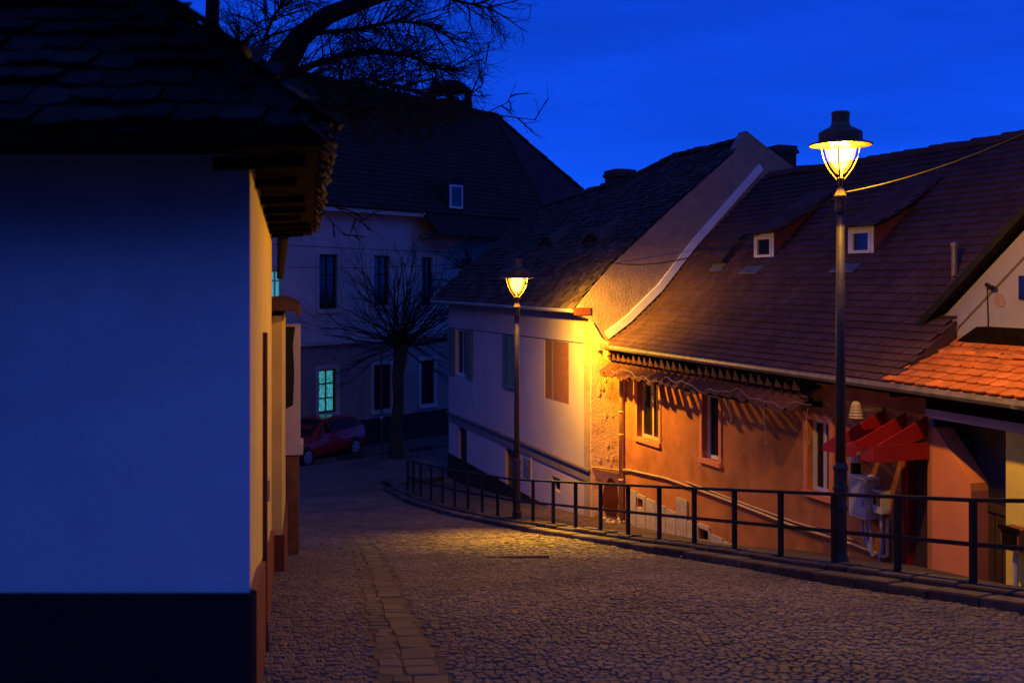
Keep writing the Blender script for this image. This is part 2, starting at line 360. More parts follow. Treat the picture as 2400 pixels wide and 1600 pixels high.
# rounded end of the walkway toward the square
endp = [rail_at_t(10.5), (-3.45, 29.3), (-3.4, 29.9), (-2.9, 30.6), (-2.2, 31.3), H.p(.02, 10.5, 0)[:2]]
walk.poly([(x, y, zr(y)+.13 if i < 5 else zbase(10.5)) for i, (x, y) in enumerate(endp)])
o = walk.build('walkway', M['paving']); tag(o, kind='structure')
o = dirt.build('bare_earth', M['dirt']); tag(o, kind='structure')
kerb = MB()
def kerbstone(a, b, off0, off1, ztop, zbot):
    n = (-.931, -.365)
    q = []
    for (X, Y) in (a, b):
        for off in (off0, off1): q.append((X+n[0]*off, Y+n[1]*off))
    jz = random.uniform(-.012, .012); jo = random.uniform(-.012, .012)
    pts = [q[0], q[1], q[3], q[2]]
    pts = [pts[0], (pts[1][0]+n[0]*jo, pts[1][1]+n[1]*jo), (pts[2][0]+n[0]*jo, pts[2][1]+n[1]*jo), pts[3]]
    zz = [zr(a[1]), zr(a[1]), zr(b[1]), zr(b[1])]
    e = .018
    c = (sum(p[0] for p in pts)/4, sum(p[1] for p in pts)/4)
    top = [(p[0]+(c[0]-p[0])*.05, p[1]+(c[1]-p[1])*.05) for p in pts]
    lo = [(p[0], p[1], z+zbot) for p, z in zip(pts, zz)]; mid = [(p[0], p[1], z+ztop-e+jz) for p, z in zip(pts, zz)]
    hi = [(p[0], p[1], z+ztop+jz) for p, z in zip(top, zz)]
    kerb.add(lo+mid+hi, [(8, 9, 10, 11)]+[(L+k, L+(k+1) % 4, L+4+(k+1) % 4, L+4+k) for L in (0, 4) for k in range(4)])
i = -6.0
while i < 21.6:
    L = random.uniform(.45, .95)
    j = min(i+L, 21.7)
    kerbstone(railXd(i+.012), railXd(j-.012), .17, .37, .115, -.12)
    i = j
i = -6.0
while i < 21.6:
    L = random.uniform(.3, .8); j = min(i+L, 21.7)
    kerbstone(railXd(i+.02), railXd(j-.02), -.10, .15, .165, -.1)
    i = j
cur = [railXd(21.7)]; 
ce = [(-3.52, 29.35), (-3.45, 29.95), (-3.0, 30.6), (-2.3, 31.3)]
pp = [(railXd(21.7)[0]-.3, railXd(21.7)[1]-.1)]+ce
for a, b in zip(pp[:-1], pp[1:]):
    dx, dy = b[0]-a[0], b[1]-a[1]; L = math.hypot(dx, dy); nx, ny = dy/L*.18, -dx/L*.18
    lo = [(a[0], a[1], zr(a[1])-.1), (b[0], b[1], zr(b[1])-.1), (b[0]+nx, b[1]+ny, zr(b[1])-.1), (a[0]+nx, a[1]+ny, zr(a[1])-.1)]
    kerb.hexa(lo, [(p[0], p[1], zr(p[1])+.125) for p in lo])
# far pavement kerb in front of the far house
for k in range(14):
    a = FB.p(-2.3, -6+k*1.2, 0); b = FB.p(-2.3, -6+k*1.2+1.17, 0); c = FB.p(-2.05, -6+k*1.2+1.17, 0); d_ = FB.p(-2.05, -6+k*1.2, 0)
    kerb.hexa([(p[0], p[1], zr(p[1])-.1) for p in (a, b, c, d_)], [(p[0], p[1], zr(p[1])+.12) for p in (a, b, c, d_)])
o = kerb.build('kerb', M['kerb_stone']); tag(o, kind='structure')
fp = MB()
for k in range(20):
    q = [FB.p(-2.05, -8+k*1.2, 0), FB.p(-2.05, -8+(k+1)*1.2, 0), FB.p(.1, -8+(k+1)*1.2, 0), FB.p(.1, -8+k*1.2, 0)]
    fp.poly([(p[0], p[1], zr(p[1])+.115) for p in q])
o = fp.build('far_pavement', M['paving']); tag(o, kind='structure')
# pale drain slab lying in the road and a scrap of paper
def road_pt(px, py):
    k = (py-HY)/FPX
    for i in range(3000):
        d = 4+i*.01
        if k*d > -zr(d): return ((px-CX)/FPX*d, d)
m = MB(); c = road_pt(1210, 1306); 
m.hexa([(c[0]-.42, c[1]-.1, zr(c[1]-.1)-.02), (c[0]+.45, c[1]+.02, zr(c[1]+.02)-.02), (c[0]+.44, c[1]+.16, zr(c[1]+.16)-.02), (c[0]-.42, c[1]+.07, zr(c[1]+.07)-.02)],
       [(c[0]-.42, c[1]-.1, zr(c[1]-.1)+.026), (c[0]+.45, c[1]+.02, zr(c[1]+.02)+.026), (c[0]+.44, c[1]+.16, zr(c[1]+.16)+.026), (c[0]-.42, c[1]+.07, zr(c[1]+.07)+.026)])
o = m.build('drain_slab', M['slab']); tag(o, 'pale narrow stone slab set across the cobbles in the lamplight', 'drain slab')
m = MB(); c = road_pt(1606, 1306); z = zr(c[1])+.02
m.add([(c[0]-.07, c[1]-.03, z), (c[0]+.02, c[1]-.05, z+.015), (c[0]+.08, c[1]+.02, z+.01), (c[0]-.01, c[1]+.05, z+.045), (c[0]-.01, c[1], z+.02)], [(0, 1, 4), (1, 2, 4), (2, 3, 4), (3, 0, 4)])
o = m.build('paper_scrap', M['paper']); tag(o, 'crumpled pale scrap of paper lying beside the kerb', 'litter')

# ------------------------------------------------------------------ roof tiles
def tiles(mb, surf, u0, u1, vmax, inside, pitch=.155, width=.175, lift=.03, jit=1.0, mi=0, thick=.02, rnd=.35):
    v = 0.0; row = 0
    while v < vmax:
        u = u0+(row % 2)*width/2-width
        jr = random.uniform(-.008, .008)*jit
        while u < u1+width:
            um = u+width/2
            if inside(um, v+pitch*.4):
                a = random.uniform(-.010, .010)*jit; b = random.uniform(-.5, .9)*.012*jit; w = width*.485
                rz = random.uniform(-.02, .02)*jit
                tail = [(-1, rnd*.30), (-.62, rnd*.08), (0, 0), (.62, rnd*.08), (1, rnd*.30)]
                up = [surf(um+x*w, v+y*width+a+jr+x*rz*.4, lift+b) for x, y in tail]
                dn = [surf(um+x*w, v+y*width+a+jr+x*rz*.4, lift+b-thick) for x, y in tail]
                tp = [surf(um+w, v+pitch*1.5, .008), surf(um-w, v+pitch*1.5, .008)]
                mb.add(up+tp+dn, [(0, 1, 2, 3, 4, 5, 6), (1, 0, 7, 8), (2, 1, 8, 9), (3, 2, 9, 10), (4, 3, 10, 11)], mi)
            u += width
        v += pitch; row += 1
def prof_surf(F, prof):      # prof: list of (s,z) eave -> ridge ; returns surf(t, v, lift) and total length
    seg = [0]
    for (a, b), (c, d) in zip(prof[:-1], prof[1:]): seg.append(seg[-1]+math.hypot(c-a, d-b))
    S = [p[0] for p in prof]; Z = [p[1] for p in prof]
    def f(t, v, lift):
        s = float(np.interp(v, seg, S)); z = float(np.interp(v, seg, Z))
        if v > seg[-1]: s += (v-seg[-1])*.7; z += (v-seg[-1])*.7
        v2 = min(v+.05, seg[-1]); v1 = v2-.1
        ds_ = float(np.interp(v2, seg, S)-np.interp(v1, seg, S)); dz = float(np.interp(v2, seg, Z)-np.interp(v1, seg, Z)); L = math.hypot(ds_, dz) or 1
        return F.p(s-dz/L*lift, t, z+ds_/L*lift)
    return f, seg[-1], lambda v: (float(np.interp(v, seg, S)), float(np.interp(v, seg, Z)))
def ridge_row(mb, pts, r=.11, L=.36, mi=0):
    pts = [np.array(p, float) for p in pts]
    for a, b in zip(pts[:-1], pts[1:]):
        D = np.linalg.norm(b-a); n = max(1, int(D/L)); u = (b-a)/D
        side = np.cross(u, (0, 0, 1)); side /= np.linalg.norm(side); upv = np.cross(side, u)
        for k in range(n):
            p = a+u*(D*k/n); q = a+u*(D*(k+1.12)/n); rr = r*random.uniform(.93, 1.08); j = upv*random.uniform(-.012, .015)
            arc = [(math.cos(x), math.sin(x)) for x in np.linspace(-.25, math.pi+.25, 8)]
            v1 = [p+j+side*c*rr*1.08+upv*s_*rr*1.08 for c, s_ in arc]; v2 = [q+j+side*c*rr*.9+upv*s_*rr*.9 for c, s_ in arc]
            v3 = [p+j+side*c*rr*.9+upv*s_*rr*.86 for c, s_ in arc]
            mb.add(v1+v2+v3, [(i, i+1, 9+i, 8+i) for i in range(7)]+[(i, 16+i, 17+i, i+1) for i in range(7)], mi)

def wall_open(mb, F, s0, t0, t1, z0, z1, ops, depth=.16, mi=0, thick=.3, mi_rev=None):
    ts = sorted({t0, t1}|{x for o in ops for x in o[:2] if t0 < x < t1}); zs = sorted({z0, z1}|{x for o in ops for x in o[2:4] if z0 < x < z1})
    for a, b in zip(ts[:-1], ts[1:]):
        for c, d in zip(zs[:-1], zs[1:]):
            tm, zm = (a+b)/2, (c+d)/2
            if any(o[0] < tm < o[1] and o[2] < zm < o[3] for o in ops): continue
            mb.poly([F.p(s0, a, c), F.p(s0, b, c), F.p(s0, b, d), F.p(s0, a, d)], mi)
    for (a, b, c, d) in [o[:4] for o in ops]:
        r = mi if mi_rev is None else mi_rev
        mb.poly([F.p(s0, a, c), F.p(s0, a, d), F.p(s0+depth, a, d), F.p(s0+depth, a, c)], r)
        mb.poly([F.p(s0, b, c), F.p(s0+depth, b, c), F.p(s0+depth, b, d), F.p(s0, b, d)], r)
        mb.poly([F.p(s0, a, c), F.p(s0+depth, a, c), F.p(s0+depth, b, c), F.p(s0, b, c)], r)
        mb.poly([F.p(s0, a, d), F.p(s0, b, d), F.p(s0+depth, b, d), F.p(s0+depth, a, d)], r)
def window(parent, F, s0, a, b, c, d, fm, gm, depth=.10, fw=.055, mull=1, bars=0, surround=None, sill=True, name='window', sw=.10):
    w = MB()
    t0, t1 = min(a, b), max(a, b)
    sg = s0+depth
    for (x0, x1, y0, y1) in ((t0, t0+fw, c, d), (t1-fw, t1, c, d), (t0+fw, t1-fw, c, c+fw), (t0+fw, t1-fw, d-fw, d)): w.box(F, sg-.045, sg+.02, x0, x1, y0, y1)
    for k in range(mull):
        x = t0+(t1-t0)*(k+1)/(mull+1); w.box(F, sg-.035, sg+.015, x-fw*.45, x+fw*.45, c+fw, d-fw)
    for k in range(bars):
        y = c+(d-c)*(.62 if bars == 1 else (k+1)/(bars+1)); w.box(F, sg-.03, sg+.012, t0+fw, t1-fw, y-fw*.4, y+fw*.4)
    wo = w.build(name, fm, parent)
    g = MB(); g.box(F, sg-.006, sg+.004, t0+fw*.5, t1-fw*.5, c+fw*.5, d-fw*.5); g.build('pane', gm, wo)
    bk = MB(); bk.poly([F.p(sg+.05, t0-.02, c-.02), F.p(sg+.05, t1+.02, c-.02), F.p(sg+.05, t1+.02, d+.02), F.p(sg+.05, t0-.02, d+.02)]); bk.build('room_back', M['interior'], wo)
    if surround is not None:
        r = MB()
        for (x0, x1, y0, y1) in ((t0-sw, t0-.002, c, d), (t1+.002, t1+sw, c, d), (t0-sw, t1+sw, d+.002, d+sw)): r.box(F, s0-.025, s0+.02, x0, x1, y0, y1)
        r.build('surround', surround, wo)
        if sill:
            r = MB(); r.box(F, s0-.06, s0+.05, t0-sw, t1+sw, c-sw, c-.002); r.build('sill', surround, wo)
    return wo
def pxrect(F, s0, x0, y0, x1, y1):
    ta, za = F.onS(x0, y0, s0); tb, zb = F.onS(x1, y1, s0); tm, _ = F.onS((x0+x1)/2, y0, s0)
    _, z_t = F.onS((x0+x1)/2, y0, s0); _, z_b = F.onS((x0+x1)/2, y1, s0)
    return min(ta, tb), max(ta, tb), z_b, z_t

# ------------------------------------------------------------------ house with hip roof and firewall (middle of the row)
h2 = thing('plastered_house', 'pale two storey house with shuttered windows, hip roof and tall bare end wall', 'house', H.p(0, 5, zbase(5)))
E2 = -.50; LT = 10.6
ops = []
win1 = pxrect(H, 0, 1067, 772, 1095, 880); win2 = pxrect(H, 0, 1183, 785, 1216, 910); win3 = pxrect(H, 0, 1276, 799, 1333, 940)
door1 = pxrect(H, 0, 1074, 985, 1094, 1073); door2 = pxrect(H, 0, 1184, 1036, 1213, 1118)
vent = pxrect(H, 0, 1293, 1118, 1313, 1150)
door1 = (door1[0], door1[1], -6.2, -4.5); door2 = (door2[0], door2[1], -6.0, -4.5)
wl = MB(); wall_open(wl, H, 0, 0, LT, -7.6, E2, [win1, win2, win3, door1, door2, vent])
wl.poly([H.p(0, LT, -7.6), H.p(8, LT, -7.6), H.p(8, LT, E2), H.p(0, LT, E2)])
wl.poly([H.p(8, LT, -7.6), H.p(8, 0, -7.6), H.p(8, 0, E2), H.p(8, LT, E2)])
wl.build('wall', M['lilac_plaster'], h2)
# bare end wall (firewall) : stands on t = 0, .35 thick
fw = MB(); gp = [(-.02, -7.6), (-.02, -.85), (-.40, -.69), (-.34, -.56), (.10, -.07), (.556, .39), (1.92, 1.56), (3.72, 3.02), (4.045, 3.54), (4.55, 3.22), (5.4, 2.72), (8.0, .2), (8.0, -7.6)]
fw.prism([H.p(a, 0, z) for a, z in gp], tuple(x*.32 for x in (H.t[0], H.t[1], 0)))
fw.build('end_wall', M['rough_plaster'], h2)
# peeled plaster patches on the end wall strip, raised flakes
for k in range(16):
    a = random.uniform(.05, .60); z = random.uniform(-4.2, -1.4) if k > 6 else random.uniform(-2.5, -1.5); r = random.uniform(.015, .05)
    pl = MB(); pts = [H.p(a+r*random.uniform(.5, 1.1)*math.cos(x), -.032, z+r*2.0*random.uniform(.5, 1.1)*math.sin(x)) for x in np.linspace(0, 5.6, 8)]
    pl.prism(pts, tuple(-random.uniform(.005, .014)*x for x in (H.t[0], H.t[1], 0))); pl.build('plaster_flake', M['lamplit_plaster'], h2)
cp = MB(); cp.prism([H.p(a_, 0.0, z_) for a_, z_ in ((-.012, -6), (-.012, -.95), (.02, -.9), (.25, -1.25), (.50, -1.42), (.74, -1.45), (.74, -6))], tuple(-.03*x for x in (H.t[0], H.t[1], 0))); cp.build('lamplit_strip', M['lamplit_plaster'], h2)  # strip added over the end wall, its bright colour stands for grazing lamplight
st_ = MB()
st_.prism([H.p(a, -.0315, z) for a, z in ((.30, -4.55), (.45, -4.35), (.62, -4.5), (.66, -4.9), (.6, -5.25), (.36, -5.2), (.25, -4.9))], tuple(-.004*x for x in (H.t[0], H.t[1], 0)))
st_.build('damp_patch', M['red_plinth'], h2)
# roof
mslope = (3.28-E2)/(4.05)
m2 = MB()
z2 = lerp_f([(-2, -2.4), (-.42, -.62), (.1, -.03), (.556, .42), (1.92, 1.58), (4.05, 3.30), (4.3, 3.5)])
prof2 = [(a_, z2(a_)) for a_ in (-.42, .1, .556, 1.92, 4.05)]
sf, Lv, at = prof_surf(H, prof2)
roof_poly = [(-.5, .02), (-.5, 11.0), (2.9, 9.85), (3.25, 7.0), (3.38, 4.9), (4.05, 3.35), (4.05, .02)]
def in_poly(x, y, poly):
    c = False; n = len(poly)
    for i in range(n):
        x1, y1 = poly[i]; x2, y2 = poly[(i+1) % n]
        if (y1 > y) != (y2 > y) and x < (x2-x1)*(y-y1)/(y2-y1)+x1: c = not c
    return c
tiles(m2, sf, .0, 11.0, Lv, lambda t, v: in_poly(at(v)[0], t, roof_poly), pitch=.165, width=.19, jit=2.0, lift=.035)
sv = [-.42, .1, .556, 1.92, 2.9, 3.25, 3.38, 4.05]
def hip_t(a): return float(np.interp(a, [-.42, 2.9, 3.25, 3.38, 4.05], [11.0, 9.85, 7.0, 4.9, 3.35]))
for a, b in zip(sv[:-1], sv[1:]): m2.poly([H.p(a, .02, z2(a)-.005), H.p(a, hip_t(a), z2(a)-.005), H.p(b, hip_t(b), z2(b)-.005), H.p(b, .02, z2(b)-.005)])
# hip end and rear slopes
m2.poly([H.p(-.5, 11.0, z2(-.5)), H.p(8.4, 11.0, z2(-.5)), H.p(5.2, 9.85, z2(2.9)), H.p(2.9, 9.85, z2(2.9))])
m2.poly([H.p(8.4, .02, z2(-.5)), H.p(4.05, .02, z2(4.05)), H.p(4.05, 3.35, z2(4.05)), H.p(3.38, 4.9, z2(3.38)), H.p(3.25, 7, z2(3.25)), H.p(2.9, 9.85, z2(2.9)), H.p(5.2, 9.85, z2(2.9)), H.p(8.4, 11.0, z2(-.5))])
ridge_row(m2, [H.p(-.45, 10.98, z2(-.45)+.02), H.p(2.9, 9.85, z2(2.9)+.02), H.p(3.25, 7, z2(3.25)+.02), H.p(3.38, 4.9, z2(3.38)+.02), H.p(4.05, 3.35, z2(4.05)+.02), H.p(4.05, .1, z2(4.05)+.02)], r=.10)
r2 = m2.build('roof', M['old_tile'], h2)
for px, py in ((1282, 577), (1388, 570)):       # eyebrow windows
    a, t, z = H.onProfile(px, py, z2)
    e = MB(); n = 12; arc = [(.62*(i/(n/2)-1), .26*max(0.0, math.cos((i/(n/2)-1)*math.pi/2))**1.3) for i in range(n+1)]
    front = [H.p(a-.06, t+x, z-.02+y) for x, y in arc]; back = [H.p(a+.75*y/.26+.02, t+x*1.3, z2(a+.75*y/.26+.02)+.03) for x, y in arc]
    e.add(front+back, [(i, i+1, n+2+i, n+1+i) for i in range(n)])
    f2 = [H.p(a-.06, t+x*1.05, z+.03+y*1.05) for x, y in arc]
    e.add(front+f2, [(i, i+1, n+2+i, n+1+i) for i in range(n)])
    eo = e.build('eyebrow_dormer', M['old_tile'], r2)
    q = MB(); q.poly([H.p(a-.03, t+x*.9, z-.02+y*.95) for x, y in arc]); q.build('opening', M['interior'], eo)
# chimney
def chimney(parent, c, w, l, z0, z1, mtl):
    f = Frame((c[0], c[1]), H.t); ch = MB(); ch.box(f, -w/2, w/2, -l/2, l/2, z0, z1-.22); ch.box(f, -w/2-.05, w/2+.05, -l/2-.05, l/2+.05, z1-.22, z1-.13)
    ch.box(f, -w/2-.02, w/2+.02, -l/2-.02, l/2+.02, z1-.13, z1-.02); ch.box(f, -w/2+.08, w/2-.08, -l/2+.08, l/2-.08, z1-.02, z1)
    return ch.build('chimney', mtl, parent)
cc = P(1453, 420, 28.5); chimney(r2, cc, .62, .68, .8, P(1453, 398, 28.5)[2], M['old_tile'])
cc = P(1830, 350, 25.6); chimney(r2, cc, .55, .55, 1.0, P(1830, 342, 25.6)[2], M['old_tile'])
# eaves: gutter, soffit, red fascia end
gt = MB(); gt.tube([H.p(-.46, -.0, z2(-.42)-.03), H.p(-.46, 11.1, z2(-.42)-.03)], .045, 8); gt.build('gutter', M['zinc'], h2)
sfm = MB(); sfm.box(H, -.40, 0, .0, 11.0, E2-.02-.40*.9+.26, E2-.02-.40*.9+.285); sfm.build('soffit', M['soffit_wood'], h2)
fe = MB(); fe.box(H, -.40, -.36, .02, .45, E2-.22, E2-.08); fe.box(H, -.40, -.02, -.02, .018, E2-.24, E2-.08); fe.build('eave_board', M['red_plinth'], h2)
# band
bd = MB(); bd.box(H, -.035, .0, -.01, LT+.01, -4.44, -4.20); bd.box(H, -.085, 0, -.02, LT+.02, -4.20, -4.15); bd.build('string_course', M['band_paint'], h2)
bd = MB(); bd.box(H, -.03, .002, 0, LT+.02, -7.4, -5.48); bd.build('plinth', M['dark_plinth'], h2)
# windows
w = window(h2, H, 0, *win1, M['frame_white'], M['glass_dark'], surround=None, mull=1)
def louvre(parent, t0, t1, z0, z1, s0=-.05, mtl=None, label=None):
    w = MB(); fw_ = .05
    for (x0, x1, y0, y1) in ((t0, t0+fw_, z0, z1), (t1-fw_, t1, z0, z1), (t0+fw_, t1-fw_, z0, z0+fw_), (t0+fw_, t1-fw_, z1-fw_, z1), (t0+fw_, t1-fw_, (z0+z1)/2-.025, (z0+z1)/2+.025)): w.box(H, s0-.02, s0+.02, x0, x1, y0, y1)
    n = int((z1-z0)/.055)
    for k in range(n):
        y = z0+fw_+(z1-z0-2*fw_)*k/n
        w.hexa([H.p(s0-.018, t0+fw_, y), H.p(s0-.012, t0+fw_, y-.008), H.p(s0-.012, t1-fw_, y-.008), H.p(s0-.018, t1-fw_, y)], [H.p(s0+.015, t0+fw_, y+.045), H.p(s0+.018, t0+fw_, y+.037), H.p(s0+.018, t1-fw_, y+.037), H.p(s0+.015, t1-fw_, y+.045)])
    return w.build('shutter', mtl or M['shutter_green'], parent)
la = pxrect(H, 0, 1054, 772, 1066, 880); louvre(w, la[0], la[1], win1[2]-.02, win1[3]+.02)
ra = pxrect(H, 0, 1096, 776, 1108, 884); louvre(w, ra[0], ra[1], win1[2]-.02, win1[3]+.02)
w = window(h2, H, 0, *win2, M['shutter_green'], M['glass_dark'])
tm = (win2[0]+win2[1])/2; louvre(w, win2[0]-.02, tm-.005, win2[2], win2[3]); louvre(w, tm+.005, win2[1]+.02, win2[2], win2[3])
w = window(h2, H, 0, *win3, M['band_paint'], M['glass_dark'], depth=.09)
tm = win3[0]+(win3[1]-win3[0])*.66
for (x0, x1) in ((win3[0]+.02, tm-.02), (tm+.02, win3[1]-.02)):
    b_ = MB(); n = 30
    for k in range(n):
        y0 = win3[2]+(win3[3]-win3[2])*k/n; y1 = win3[2]+(win3[3]-win3[2])*(k+1)/n
        b_.hexa([H.p(.01, x0, y0), H.p(.045, x0, y0), H.p(.045, x1, y0), H.p(.01, x1, y0)], [H.p(.02, x0, y1-.004), H.p(.045, x0, y1-.004), H.p(.045, x1, y1-.004), H.p(.02, x1, y1-.004)])
    b_.build('roller_blind', M['blind_brown'], w)
b_ = MB(); b_.box(H, -.01, .05, tm-.018, tm+.018, win3[2], win3[3]); b_.build('blind_rail', M['band_paint'], w)
for dd, mt in ((door1, M['dark_wood']), (door2, M['brown_wood'])):
    q = MB(); q.box(H, .12, .15, dd[0], dd[1], dd[2]-1, dd[3]); do = q.build('door', mt, h2)
    q = MB(); a_, b_, c_, d_ = dd; w_ = .06; q.prism([H.p(.09, x, y) for x, y in ((a_, c_), (a_, d_), (b_, d_), (b_, c_), (b_-w_, c_), (b_-w_, d_-w_), (a_+w_, d_-w_), (a_+w_, c_))], (H.s[0]*.03, H.s[1]*.03, 0)); q.build('door_frame', mt, do)
q = MB(); q.box(H, .14, .17, vent[0], vent[1], vent[2], vent[3]); q.build('cellar_vent', M['interior'], h2)
q = MB(); q.tube([H.p(-.02, H.onS(1247, 1050, 0)[0], -4.44), H.p(-.02, H.onS(1247, 1050, 0)[0], -5.5)], .022, 6); q.build('conduit', M['pipe_paint'], h2)
a = pxrect(H, 0, 1226, 1075, 1246, 1122); q = MB(); q.box(H, -.006, 0, *a); q.build('grey_patch', M['grey_tag'], h2)

# ------------------------------------------------------------------ long low orange house (right)
S1 = .70
h1 = thing('orange_house', 'long low orange house under a big brown tiled roof with two dormers', 'house', H.p(S1, -4.5, zbase(-4.5)))
T1 = -9.30
wA = pxrect(H, S1, 1495, 890, 1538, 1030); wB = pxrect(H, S1, 1645, 922, 1683, 1075); wC = pxrect(H, S1, 1893, 985, 1940, 1155)
zt = -2.02; wA = (*wA[:2], -3.05, zt+.06); wB = (*wB[:2], -3.05, zt); wC = (*wC[:2], -3.18, zt)
wA0 = pxrect(H, S1, 1495, 890, 1545, 1030); wA = (wA0[0], wA0[1], wA0[2], wA0[3])
wB0 = pxrect(H, S1, 1647, 925, 1686, 1077); wB = wB0
wC0 = pxrect(H, S1, 1893, 985, 1945, 1155); wC = wC0
dr = pxrect(H, S1, 2112, 1080, 2174, 1340); dr = (dr[0], dr[1], -4.4, -2.25)
v1 = pxrect(H, S1, 1495, 1167, 1510, 1190); v2_ = pxrect(H, S1, 1640, 1239, 1664, 1267)
wl = MB(); wall_open(wl, H, S1, T1, 0, -6.4, -1.3, [wA, wB, wC, dr, v1, v2_], depth=.20)
wl.build('wall', M['orange_plaster'], h1)
for wv in (wA, wB, wC):
    nm = M['frame_wood'] if wv is wA else M['frame_white']
    window(h1, H, S1, *wv, nm, M['glass_dark'], depth=.15, fw=.06, mull=1 if wv is not wB else 0, surround=M['orange_smooth'], sw=.09)
for vv in (v1, v2_):
    q = MB(); q.box(H, S1+.1, S1+.13, *vv); q.build('cellar_vent', M['interior'], h1)
# plinth of stone slabs, stepping down
for i in range(13):
    t0 = -.45-i*.42; t1 = t0-.40
    zt_ = float(np.interp(-t0, [0, 2.2, 5.5], [-4.52, -4.62, -4.85])) 
    if i in (5,): zt_ += .35
    holes = [v for v in (v1, v2_) if v[0] < t0 and v[1] > t1]
    q = MB()
    if holes:
        v = holes[0]; q.box(H, S1-.04, S1, max(v[1], t1)+.0, t0, -6.2, zt_) if v[1] < t0-.02 else None
        if v[0] > t1+.02: q.box(H, S1-.04, S1, t1, v[0], -6.2, zt_)
        a0, a1 = max(t1, v[0]), min(t0, v[1]); q.box(H, S1-.04, S1, a0, a1, -6.2, v[2]); q.box(H, S1-.04, S1, a0, a1, v[3], max(zt_, v[3]+.08))
    else: q.box(H, S1-.04, S1, t1, t0, -6.2, zt_)
    q.build('plinth_slab', M['slab_stone'], h1)
# roof
prof1 = [(.30, -1.42), (.96, -1.02), (1.75, -.34), (2.7, .74), (4.5, 2.42)]
z1 = lerp_f([(-5, -1.42)]+prof1+[(9, 2.42)])
sf1, Lv1, at1 = prof_surf(H, prof1)
# gable house (right end) dormers cut the tiles
m1 = MB(); tiles(m1, sf1, -15.0, -.02, Lv1, lambda t, v: True and not (t < -8.95 and at1(v)[0] < 1.62), pitch=.165, width=.17, lift=.050, jit=.5, rnd=.28, thick=.034)
for (a, za), (b, zb_) in zip(prof1[:-1], prof1[1:]):
    m1.poly([H.p(a, -.0, za-.01), H.p(a, -8.95, za-.01), H.p(b, -8.95, zb_-.01), H.p(b, -.0, zb_-.01)])
    if b > 1.62:
        a_ = max(a, 1.62); za_ = z1(a_); m1.poly([H.p(a_, -8.95, za_-.01), H.p(a_, -15, za_-.01), H.p(b, -15, zb_-.01), H.p(b, -8.95, zb_-.01)])
m1.poly([H.p(4.5, -.0, 2.41), H.p(4.5, -15, 2.41), H.p(9, -15, -1.6), H.p(9, 0, -1.6)])
ridge_row(m1, [H.p(4.5, -.35, 2.46), H.p(4.5, -4, 2.40), H.p(4.5, -8, 2.42), H.p(4.5, -15, 2.46)], r=.12, L=.33)
m1.poly([H.p(.3, -8.955, -1.43), H.p(1.62, -8.955, z1(1.62)-.01), H.p(1.62, -8.955, -1.6), H.p(.3, -8.955, -1.6)]); m1.poly([H.p(1.62, -8.95, z1(1.62)-.01), H.p(1.62, -15, z1(1.62)-.01), H.p(1.62, -15, -1.6), H.p(1.62, -8.95, -1.6)])
r1 = m1.build('roof', M['brown_tile'], h1)
# zinc flashing up the end wall
fl = MB(); fpts = [(.42, -1.22), (.96, -.86), (1.75, -.17), (2.69, .90), (4.47, 2.68)]
for (a, za), (b, zb_) in zip(fpts[:-1], fpts[1:]):
    q = [H.p(a, -.012, za-.05), H.p(b, -.012, zb_-.05), H.p(b-.10, -.012, zb_+.09), H.p(a-.10, -.012, za+.09)]
    fl.prism(q, (H.t[0]*-.05, H.t[1]*-.05, 0))
fl.build('flashing', M['pale_metal'], r1)
# gutter and boards under the eave
gt = MB(); gt.tube([H.p(.24, -.05, -1.44), H.p(.24, -4, -1.45), H.p(.24, -9.0, -1.45), H.p(.24, -13.0, -1.45)], .058, 8); gt.build('gutter', M['gutter'], h1)
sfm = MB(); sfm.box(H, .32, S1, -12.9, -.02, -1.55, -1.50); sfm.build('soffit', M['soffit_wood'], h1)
sfm = MB(); sfm.box(H, .27, .33, -.30, -.02, -1.62, -1.33); sfm.box(H, .1, .3, -.20, -.02, -1.52, -1.36); sfm.build('eave_end_board', M['pipe_paint'], h1)
# sawtooth tile canopy under the gutter
n = 29
for k in range(n):
    t = -.22-k*.235+random.uniform(-.012, .012)
    q = MB(); tw = .215; e1, e2, e3 = (random.uniform(-.05, .05) for _ in range(3)); e2 -= .03*math.sin(k*.55)
    # upper half tile, laid as a tilted trough, and the lower one lapping under it
    for (sa, za, sb, zb_, dw) in ((S1-.02, -1.56, .36, -1.73, .085), (.42, -1.74, .08+e1, -1.93+e2, .10)):
        arc = [(-x*tw, -dw*math.sin(math.pi*min(x*1.25, 1))*.5-dw*x) for x in (0, .3, .62, 1.0)]
        up = [H.p(sa, t+x, za+y) for x, y in arc]; lo_ = [H.p(sb, t+x*1.05+e3*.4, zb_+y) for x, y in arc]
        m_ = len(arc); dn = (0, 0, -.018)
        vs = up+lo_+[tuple(p[i_]+dn[i_] for i_ in range(3)) for p in up+lo_]
        q.add(vs, [(i_, i_+1, m_+i_+1, m_+i_) for i_ in range(m_-1)]+[(2*m_+i_, 3*m_+i_, 3*m_+i_+1, 2*m_+i_+1) for i_ in range(m_-1)]+[(m_+i_, m_+i_+1, 3*m_+i_+1, 3*m_+i_) for i_ in range(m_-1)]+[(0, m_, 3*m_, 2*m_), (m_-1, 3*m_-1, 4*m_-1, 2*m_-1)])
    q.prism([H.p(.30, t-.01, -1.56+e2), H.p(.30, t-.16, -1.71), H.p(.30, t+.03, -1.72)], (H.s[0]*.02, H.s[1]*.02, 0))
    q.build('canopy_tile', M['red_tile'], h1)
q = MB(); q.box(H, .14, .18, -.2-n*.235, -.2, -2.03, -1.99); q.box(H, S1-.06, S1-.003, -.2-n*.235, -.2, -1.98, -1.9); q.build('canopy_batten', M['soffit_wood'], h1)
